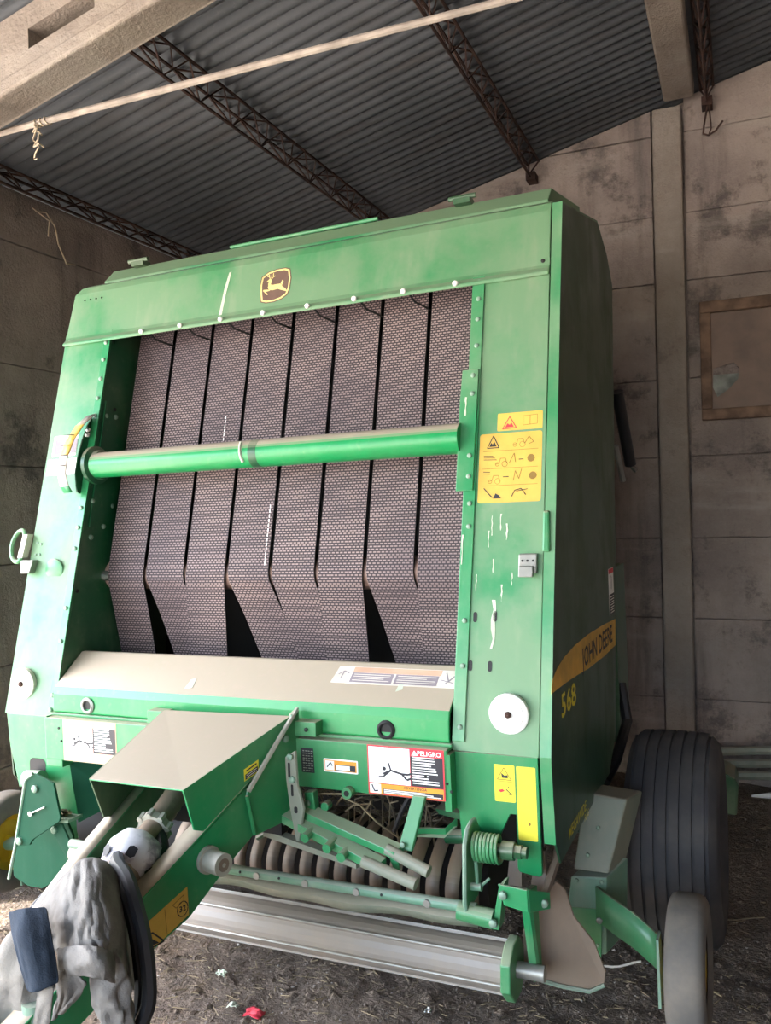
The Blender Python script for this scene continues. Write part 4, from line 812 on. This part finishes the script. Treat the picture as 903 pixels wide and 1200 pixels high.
# ---- tongue: hood, side plates, drive shaft
xr = lambda y: .26+(y+.06)*.275
mb = MB(); T = [(-.224, -.055, 1.046), (.262, -.055, 1.056), (.152, -.452, .940), (-.176, -.457, .942)]
mb.plate(T, (0, 0, -.005)); hood = part(mb, 'drive_hood', 'green_cover', bevel=.002)
mb = MB(); mb.plate([(.262, -.055, 1.056), (.152, -.452, .940), (.161, -.421, .82), (.172, -.385, .806), (.235, -.157, .94)], (-.005, 0, 0)); hs = part(mb, 'hood_side', 'green_clean', hood)
mb = MB(); mb.plate([(-.224, -.055, 1.046), (-.176, -.457, .942), (-.183, -.40, .812), (-.195, -.33, .79), (-.224, -.055, .90)], (.005, 0, 0)); part(mb, 'hood_side', 'green_dark', hood)
def RP(y, z, d=0.): return (xr(y)+d, y-d*.275, z)
def tdec(u, v, d): return RP(u, v, d)
mb = MB(); top = [(-.02, 1.075), (-.05, 1.06), (-.157, .94), (-.387, .81), (-.585, .703), (-1.0, .48), (-1.15, .40)]; bot = [(-1.15, .30), (-1.0, .35), (-.612, .535), (-.45, .59), (-.304, .69), (-.218, .74), (-.06, .74), (-.02, .78)]
P = [RP(y, z) for y, z in top+bot]; mb.plate(P, (-.010, .003, 0)); tr = part(mb, 'tongue_plate', 'green_clean', bevel=.002)
mb = MB(); fl = [(-.157, .942), (-.387, .812), (-.585, .705), (-1.0, .482)]
mb.grid([[RP(y, z, .004) for y, z in fl], [RP(y, z, -.06) for y, z in fl]]); part(mb, 'tongue_flange', 'green_cover', tr, fix=False, solid=-.006)
mb = MB(); P = [RP(y, z, .008) for y, z in ((-.03, 1.075), (-.055, 1.06), (-.16, .955), (-.24, .875), (-.245, .86), (-.225, .75), (-.215, .74), (-.06, .745), (-.03, .78))]; mb.plate(P, (-.006, 0, 0)); bk = part(mb, 'tongue_bracket', 'green_clean', tr, bevel=.003)
part(MB().tube([RP(y, z, .012) for y, z in ((-.04, 1.075), (-.16, .958), (-.24, .878))], .008, 6), 'bracket_edge', 'dust_edge', tr)
part(MB().tube([RP(y, z, .01) for y, z in ((-.245, .865), (-.232, .80), (-.222, .745))], .006, 6), 'bracket_edge', 'green_clean', tr)
# cast socket on the plate
mb = MB(); c0 = Vector(RP(-.383, .727)); ax = Vector((1, -.275, 0)).normalized()
mb.cyl(c0, c0+ax*.012, .038, 20); mb.cyl(c0+ax*.012, c0+ax*.07, .031, 20); mb.cyl(c0+ax*.0701, c0+ax*.0712, .018, 16, 1); mb.cyl(c0+ax*.0705, c0+ax*.0720, .006, 8, 0)
part(mb, 'pin_socket', ['dust_edge', 'brown_metal'], tr)
d = Decal(tdec); P = [(-.452, .677), (-.45, .60), (-.66, .52), (-.66, .60)]; d.base(P, 0)
d.line([(-.47+.017*cos(a*.52), .624+.02*sin(a*.52)) for a in range(13)], .0025, 1); d.text('32', -.47, .624, .022, 1, 1.)
d.line([(-.50, .645), (-.465, .66), (-.465, .645), (-.49, .634), (-.50, .645)], .002, 2); d.line([(-.525, .645), (-.52, .575)], .0015, 2); d.line([(-.60, .57), (-.565, .60), (-.53, .563), (-.60, .56)], .004, 1); d.poly([(-.58, .567), (-.565, .583), (-.545, .565)], 1)
d.build('warning_decal', ['decal_yellow', 'decal_black', 'decal_line'], tr, 'yellow sticker with a circled number')
hd = lambda u, v, d: RP(u, v, d+.001)
d = Decal(hd); d.base([(-.245, .905), (-.19, .921), (-.19, .955), (-.245, .94)], 0); d.poly([(-.241, .909), (-.194, .923), (-.194, .938), (-.241, .924)], 1)
for i in range(2): d.line([(-.237, .915+i*.006), (-.198, .926+i*.006)], .002, 2)
d.line([(-.238, .934), (-.198, .946)], .004, 1); d.build('warning_decal', ['decal_bright', 'decal_black', 'white'], hood, 'small yellow and black sticker')
# slotted bracket by the panel
mb = MB(); mb.plate([(.28, -.13, .95), (.315, -.13, .972), (.318, -.13, .87), (.337, -.13, .80), (.318, -.13, .70), (.308, -.13, .70), (.29, -.13, .80), (.281, -.13, .88)], (.004, .008, 0)); sb = part(mb, 'slotted_bracket', 'dusty_metal', bevel=.002)
d = Decal(vert(-.13)); d.poly(rrect(.29, .89, .298, .935, .003), 0); d.poly(rrect(.298, .835, .306, .87, .003), 0); d.poly(rrect(.306, .785, .318, .805, .005), 0); d.build('slot', ['black'], sb)
for x, z in ((.30, .953), (.305, .886)): bolt(sb, (x, -.132, z), 1.6)
bolt(tr, RP(-.09, .995, .01), 1.8, rot=(0, 0, R(75))); bolt(tr, RP(-.06, 1.055, .01), 1.4, rot=(0, 0, R(75)))
# left tongue plate
mb = MB(); lt = [(-.218, -.06, .90), (-.17, -.515, .742), (-.135, -.80, .62), (-.12, -1.0, .50)]; lb = [(-.12, -1.0, .36), (-.17, -.515, .56), (-.218, -.06, .70)]
mb.plate(lt+lb, (-.01, 0, 0)); tl = part(mb, 'tongue_plate', 'green_mid', bevel=.002)
mb = MB(); mb.grid([[(x-.016, y, z+.002) for x, y, z in lt], [(x+.036, y, z+.002) for x, y, z in lt]]); part(mb, 'tongue_flange', 'green_cover', tl, fix=False, solid=-.006)
mb = MB(); mb.box((-.20, -.10, .70), (.24, -.06, .90)); part(mb, 'tongue_bulkhead', 'black')
mb = MB(); mb.plate([(.05, -.98, .34), (.05, -1.14, .28), (-.10, -1.14, .28), (-.14, -.98, .36)], (0, 0, .1)); part(mb, 'hitch_head', 'green_dark', bevel=.004)
# drive shaft, chain ring, dented bell guard
ax = Vector((.06, -.36, -.125)).normalized(); p0 = Vector((-.06, -.14, .875)); pb = Vector((-.004, -.50, .736))
mb = MB(); mb.tube([p0+(pb-p0)*i/24 for i in range(24)], [.034+(.003 if i % 2 else 0) for i in range(24)], 14); sh = part(mb, 'drive_shaft', 'brown_metal')
mb = MB(); c = p0+(pb-p0)*.62; mb.cyl(c-ax*.012, c+ax*.012, .046, 10, smooth=False)
u_ = ax.orthogonal().normalized(); v_ = ax.cross(u_)
for k in range(8): q = c+(u_*cos(k*pi/4)+v_*sin(k*pi/4))*.046; mb.cyl(q-ax*.014, q+ax*.014, .009, 6)
part(mb, 'retaining_ring', 'dust_edge', sh)
mb = MB(); rings = []; prof = [(-.07, .060), (-.058, .074), (-.03, .081), (.0, .080), (.03, .070), (.048, .055), (.056, .040)]
for a, r in prof: rings.append([pb+ax*a+(u_*cos(k*pi/16)+v_*sin(k*pi/16))*(r*(1+.02*sin(k*1.7+a*40))) for k in range(33)])
mb.grid(rings); g = part(mb, 'bell_guard', 'guard', fix=True, solid=.003) if 'guard' in M else part(mb, 'bell_guard', 'zinc', fix=True, solid=.003)
g['label'] = 'dented grey plastic bell guard'
for ang in [R(60*k+12) for k in range(6)]:
    q = pb+ax*.022+(u_*cos(ang)+v_*sin(ang))*.073; nrm = (u_*cos(ang)+v_*sin(ang)+ax*.55).normalized(); b1 = nrm.cross(ax).normalized(); b2 = nrm.cross(b1)
    mb = MB(); mb.poly([q+b1*x_*.013+b2*y_*.016+nrm*.0045 for x_, y_ in ((-1, -.9), (.3, -1), (1, -.5), (.9, .8), (-.2, 1), (-1, .6))]); part(mb, 'guard_slot', 'black', g)
nd = Vector((.30, -.80, -.42)).normalized(); n0 = pb+ax*.035; nr = []; nu = nd.orthogonal().normalized(); nv = nd.cross(nu)
for a, r in ((0, .058), (.03, .055), (.05, .050), (.055, .053), (.075, .049), (.08, .043), (.13, .040)): nr.append([n0+nd*a+(nu*cos(k*pi/12)+nv*sin(k*pi/12))*r for k in range(25)])
mb = MB(); mb.grid(nr); part(mb, 'guard_neck', 'brown_metal', g, fix=True)
mb = MB(); e_ = pb+ax*.16; mb.cyl(e_, e_+ax*.18, .035, 14); mb.cyl(e_+ax*.06, e_+ax*.12, .05, 8, smooth=False); part(mb, 'shaft_yoke', 'brown_metal', sh)
def smooth(path, n=6):
    P = [Vector(p) for p in path]; out = []
    for i in range(len(P)-1):
        a, b, c, d_ = P[max(i-1, 0)], P[i], P[i+1], P[min(i+2, len(P)-1)]
        for k in range(n):
            t_ = k/n; out.append(.5*((2*b)+(c-a)*t_+(2*a-5*b+4*c-d_)*t_*t_+(3*b-a-3*c+d_)*t_**3))
    return out+[P[-1]]
bar('hydraulic_hose', smooth([(-.02, -.52, .77), (.048, -.6, .784), (.151, -.68, .791), (.21, -.72, .75), (.247, -.74, .688), (.264, -.75, .615), (.269, -.76, .551), (.261, -.78, .511), (.239, -.8, .46), (.16, -.82, .36), (.05, -.84, .30)]), .018, 'hose')
bar('hydraulic_hose', smooth([(-.03, -.52, .75), (.03, -.6, .764), (.154, -.7, .758), (.195, -.72, .7), (.215, -.73, .637), (.228, -.74, .563), (.226, -.76, .492), (.195, -.78, .44), (.12, -.80, .36)]), .014, 'hose')
bar('hydraulic_hose', smooth([(-.10, -.2, .80), (-.03, -.34, .78), (.06, -.44, .74), (.08, -.52, .68)]), .022, 'hose')
bar('hydraulic_hose', smooth([(-.16, -.40, .70), (-.20, -.55, .68), (-.26, -.62, .60), (-.30, -.66, .45)]), .012, 'hose')
# jack leg under the hitch
mb = MB(); mb.cyl((.02, -.86, .10), (.02, -.86, .56), .03, 14); mb.cyl((.02, -.86, .01), (.02, -.86, .12), .022, 12); mb.box((-.07, -.95, -.01), (.11, -.77, .012)); part(mb, 'jack_stand', 'green_grey')
# ================================================================= work jacket over the drawbar
def wp(p): return MM @ Vector(p)
jk = empty('work_jacket', wp((.05, -.72, .25))); jinv = Matrix.Translation(-jk.location)
tag(jk, 'worn grey work jacket with a dark blue panel thrown over the drawbar', 'jacket')
def jpart(mb, name, mat, sub=2, solid=.006, label=None):
    mb.v = [tuple(wp(p)) for p in mb.v]; o = mb.build(name, mat, jk, sub=sub, solid=solid, fix=False); o.matrix_parent_inverse = jinv
    if label: o['label'] = label
    return o
def refine(rows, n=3):                                              # Catmull-Rom both ways, with folds
    r2 = [smooth(r, n) for r in rows]; cols = list(zip(*r2)); c2 = [smooth(c, n) for c in cols]; return [list(r) for r in zip(*c2)]
def wrinkle(rows, amp, seed, fx=.5, fy=.22):
    dv = Vector((.45, -.8, .35)).normalized()
    for i, r in enumerate(rows):
        for j, p in enumerate(r):
            n1 = mn.noise((j*fx*.5+seed, i*fy*.5, seed)); n2 = mn.noise((j*fx+i*.18, i*fy-j*.1, seed+5.)); n3 = mn.noise((j*fx*.9-i*.25, i*fy*1.4, seed+9.))
            h = .9*(1-abs(n1)*2.6)+.6*(1-abs(n2)*2.6)+.35*n3
            rows[i][j] = p+dv*amp*h
    return rows
J = [[(-.173,-.62,.687),(-.124,-.6,.734),(-.092,-.57,.751),(-.051,-.55,.751),(-.019,-.54,.728),(.011,-.55,.695)],
     [(-.142,-.68,.679),(-.021,-.72,.775),(.029,-.7,.825),(.077,-.68,.819),(.088,-.64,.762),(.071,-.6,.681)],
     [(-.108,-.72,.658),(.051,-.8,.753),(.142,-.82,.804),(.185,-.8,.797),(.18,-.74,.742),(.109,-.64,.639)],
     [(-.072,-.74,.612),(.084,-.83,.703),(.182,-.86,.745),(.223,-.84,.735),(.208,-.77,.679),(.134,-.66,.577)],
     [(-.014,-.76,.579),(.107,-.84,.652),(.203,-.88,.693),(.243,-.86,.683),(.233,-.79,.62),(.159,-.68,.518)]]
mb = MB(); mb.grid(wrinkle(refine(J, 9), .016, 1.3)); jpart(mb, 'jacket_back', 'cloth_grey', 1, .004)
def sleeve(path, rad, name, mat, seed, n=28):
    P = smooth(path, 9); rings = []; m_ = len(P)
    for i, p in enumerate(P):
        q = i/(m_-1)*(len(rad)-1); k = min(int(q), len(rad)-2); r = rad[k]+(rad[k+1]-rad[k])*(q-k)
        w = (P[min(i+1, m_-1)]-P[max(i-1, 0)]).normalized(); u = Vector((0, 1, 0)).cross(w).normalized(); v = w.cross(u); g = []
        for a in range(n):
            t_ = 2*pi*a/n; nz = mn.noise((cos(t_)*1.2+seed, sin(t_)*1.2, i*.12+seed)); n2 = mn.noise((cos(t_)*2.5, sin(t_)*2.5+seed, i*.25))
            g.append(p+(u*cos(t_)+v*.6*sin(t_))*r*(1+.55*nz-.35*abs(n2)))
        rings.append(g+[g[0].copy()])
    mb = MB(); mb.grid(rings); return jpart(mb, name, mat, 1, .003)
sleeve([(.19,-.83,.70),(.216,-.83,.66),(.219,-.83,.60),(.22,-.82,.54),(.205,-.8,.46),(.187,-.78,.36)], [.03, .048, .052, .05, .052, .05], 'sleeve', 'cloth_grey', 1)
sleeve([(-.03,-.77,.72),(-.04,-.81,.68),(-.05,-.84,.60),(-.08,-.84,.49),(-.098,-.84,.366)], [.03, .07, .09, .11, .125], 'sleeve', 'cloth_cream', 4)
def patch(rows, name, mat, seed, amp=.007, label=None):
    mb = MB(); mb.grid(wrinkle(refine([[Vector(p) for p in r] for r in rows], 7), amp, seed)); jpart(mb, name, mat, 1, .004, label)
patch([[(-.07,-.84,.745),(.005,-.87,.778),(.06,-.85,.78)],[(.01,-.9,.715),(.075,-.93,.738),(.125,-.9,.735)],[(.08,-.93,.635),(.125,-.95,.65),(.16,-.92,.662)]], 'blue_panel', 'cloth_blue', 3., .006, 'dark blue cloth panel')
patch([[(.11,-.93,.644),(.156,-.93,.657)],[(.101,-.94,.568),(.136,-.93,.57)],[(.086,-.94,.489),(.122,-.93,.491)]], 'cuff', 'cloth_cream', 7., .004)
patch([[(.11,-.88,.653),(.167,-.89,.678),(.201,-.88,.651)],[(.113,-.88,.605),(.144,-.88,.617),(.18,-.87,.622)],[(.084,-.87,.535),(.1,-.87,.548),(.121,-.87,.562)]], 'hem_flap', 'cloth_grey', 2., .006)
patch([[(.098,-.86,.696),(.198,-.89,.735),(.249,-.88,.732),(.25,-.85,.706)],[(.122,-.88,.684),(.218,-.91,.718),(.269,-.9,.715),(.263,-.86,.682)],[(.11,-.87,.648),(.207,-.9,.677),(.256,-.89,.674),(.252,-.85,.641)]], 'waistband', 'cloth_grey', 4., .007)
# ================================================================= litter on the ground
rr = random.Random(5); mb = MB()
for i in range(7000):
    x = rr.uniform(-3.2, .9); y = rr.uniform(1.0, 5.4) if i % 3 else rr.uniform(1.6, 3.2); a = rr.uniform(0, pi); L = rr.uniform(.004, .018)*(1 if rr.random() < .93 else 2.6); w = rr.uniform(.0007, .0016); z = gz(x, y)+.004+rr.random()*.008
    c = Vector((x, y, z)); u = Vector((cos(a), sin(a), rr.uniform(-.25, .25)))*L; n_ = Vector((-sin(a), cos(a), .3))*w; h = Vector((0, 0, w*1.5)); 
    mb.add([c-u-n_, c+u-n_, c+u+n_, c-u+n_, c-u+h, c+u+h], [(0, 1, 5, 4), (2, 3, 4, 5)])
o = mb.build('straw_litter', 'straw', fix=False); tag(o, 'broken straw and chaff scattered over the dirt floor', 'straw', kind='stuff')
mb = MB()
for i in range(9000):
    x = rr.uniform(-3.2, .9); y = rr.uniform(1.4, 3.6) if i % 4 else rr.uniform(3.4, 5.4); s = rr.uniform(.004, .012)*(1 if rr.random() < .92 else 2.2); z = gz(x, y)
    v = [Vector((x, y, z))+Vector((rr.uniform(.6, 1.2)*s*dx, rr.uniform(.6, 1.2)*s*dy, rr.uniform(.5, 1.)*s*dz)) for dx, dy, dz in ((1,0,.1),(0,1,.1),(-1,0,.1),(0,-1,.1),(0,0,1))]
    mb.add(v+[Vector((x, y, z-s))], [(0,1,4),(1,2,4),(2,3,4),(3,0,4)])
o = mb.build('soil_clods', 'pebble_soil' if 'pebble_soil' in M else 'soil', fix=False); tag(o, 'small clods and crumbs of earth on the floor', 'soil', kind='stuff')
mb = MB()
for i in range(5000):
    x = rr.uniform(-3., .9); y = rr.uniform(1.4, 3.6) if i % 4 else rr.uniform(3.4, 5.4); s = rr.uniform(.002, .005)*(1 if rr.random() < .95 else 2); z = gz(x, y)+.003
    v = [Vector((x, y, z))+Vector((rr.uniform(.6, 1.2)*s*dx, rr.uniform(.6, 1.2)*s*dy, rr.uniform(.5, 1.)*s*dz)) for dx, dy, dz in ((1,0,.1),(0,1,.1),(-1,0,.1),(0,-1,.1),(0,0,1))]
    mb.add(v, [(0,1,4),(1,2,4),(2,3,4),(3,0,4)])
o = mb.build('pale_crumbs', 'pebble', fix=False); tag(o, 'tiny pale stones and grain strewn on the dirt', 'grit', kind='stuff')
def scrap(name, x, y, s, mat, label, cat, seed, h=.02):
    rr = random.Random(seed); z0 = gz(x, y); rows = []
    for i in range(7):
        rows.append([Vector((x+(i/3-1)*s*(1+.2*rr.uniform(-1, 1)), y+(j/3-1)*s*.7*(1+.25*rr.uniform(-1, 1)), z0+.006+h*rr.random()*(1-.5*abs(i/3-1)))) for j in range(7)])
    mb = MB(); mb.grid(rows); o = mb.build(name, mat, None, fix=False, sub=1, solid=.0015, origin=(x, y, z0)); tag(o, label, cat); return o
scrap('plastic_scrap', -1.552, 2.462, .034, 'red_plastic', 'crumpled red plastic scrap on the dirt', 'scrap', 1, .022)
scrap('paper_scrap', -1.64, 2.47, .018, 'white_paint', 'small crumpled white scrap beside the red plastic', 'scrap', 2)
scrap('foil_scrap', -1.0, 2.66, .014, 'chrome', 'tiny bright foil scrap under the bottom roller', 'scrap', 3)
scrap('chalk_lump', -1.80, 2.64, .02, 'white_paint', 'white lump on the dirt by the drawbar plate', 'scrap', 4, .025)
for i, (x, y, a, L, lab) in enumerate(((-.47, 3.16, .5, .11, 'long pale stalk lying by the pickup end shield'), (-.19, 3.18, -.75, .13, 'long pale stalk lying beside the small gauge wheel'), (-.1, 3.7, .3, .16, 'bent pale stalk lying beside the big tyre'))):
    z = gz(x, y)+.012; P = [Vector((x+(k/4-1)*L*cos(a), y+(k/4-1)*L*sin(a), z+.006*sin(k)+.004)) for k in range(9)]
    mb = MB(); mb.tube(P, .0045 if i == 0 else .003, 5); tag(mb.build('dry_stalk', 'offwhite' if i == 0 else 'straw', None, origin=(x, y, z)), lab, 'stalk')
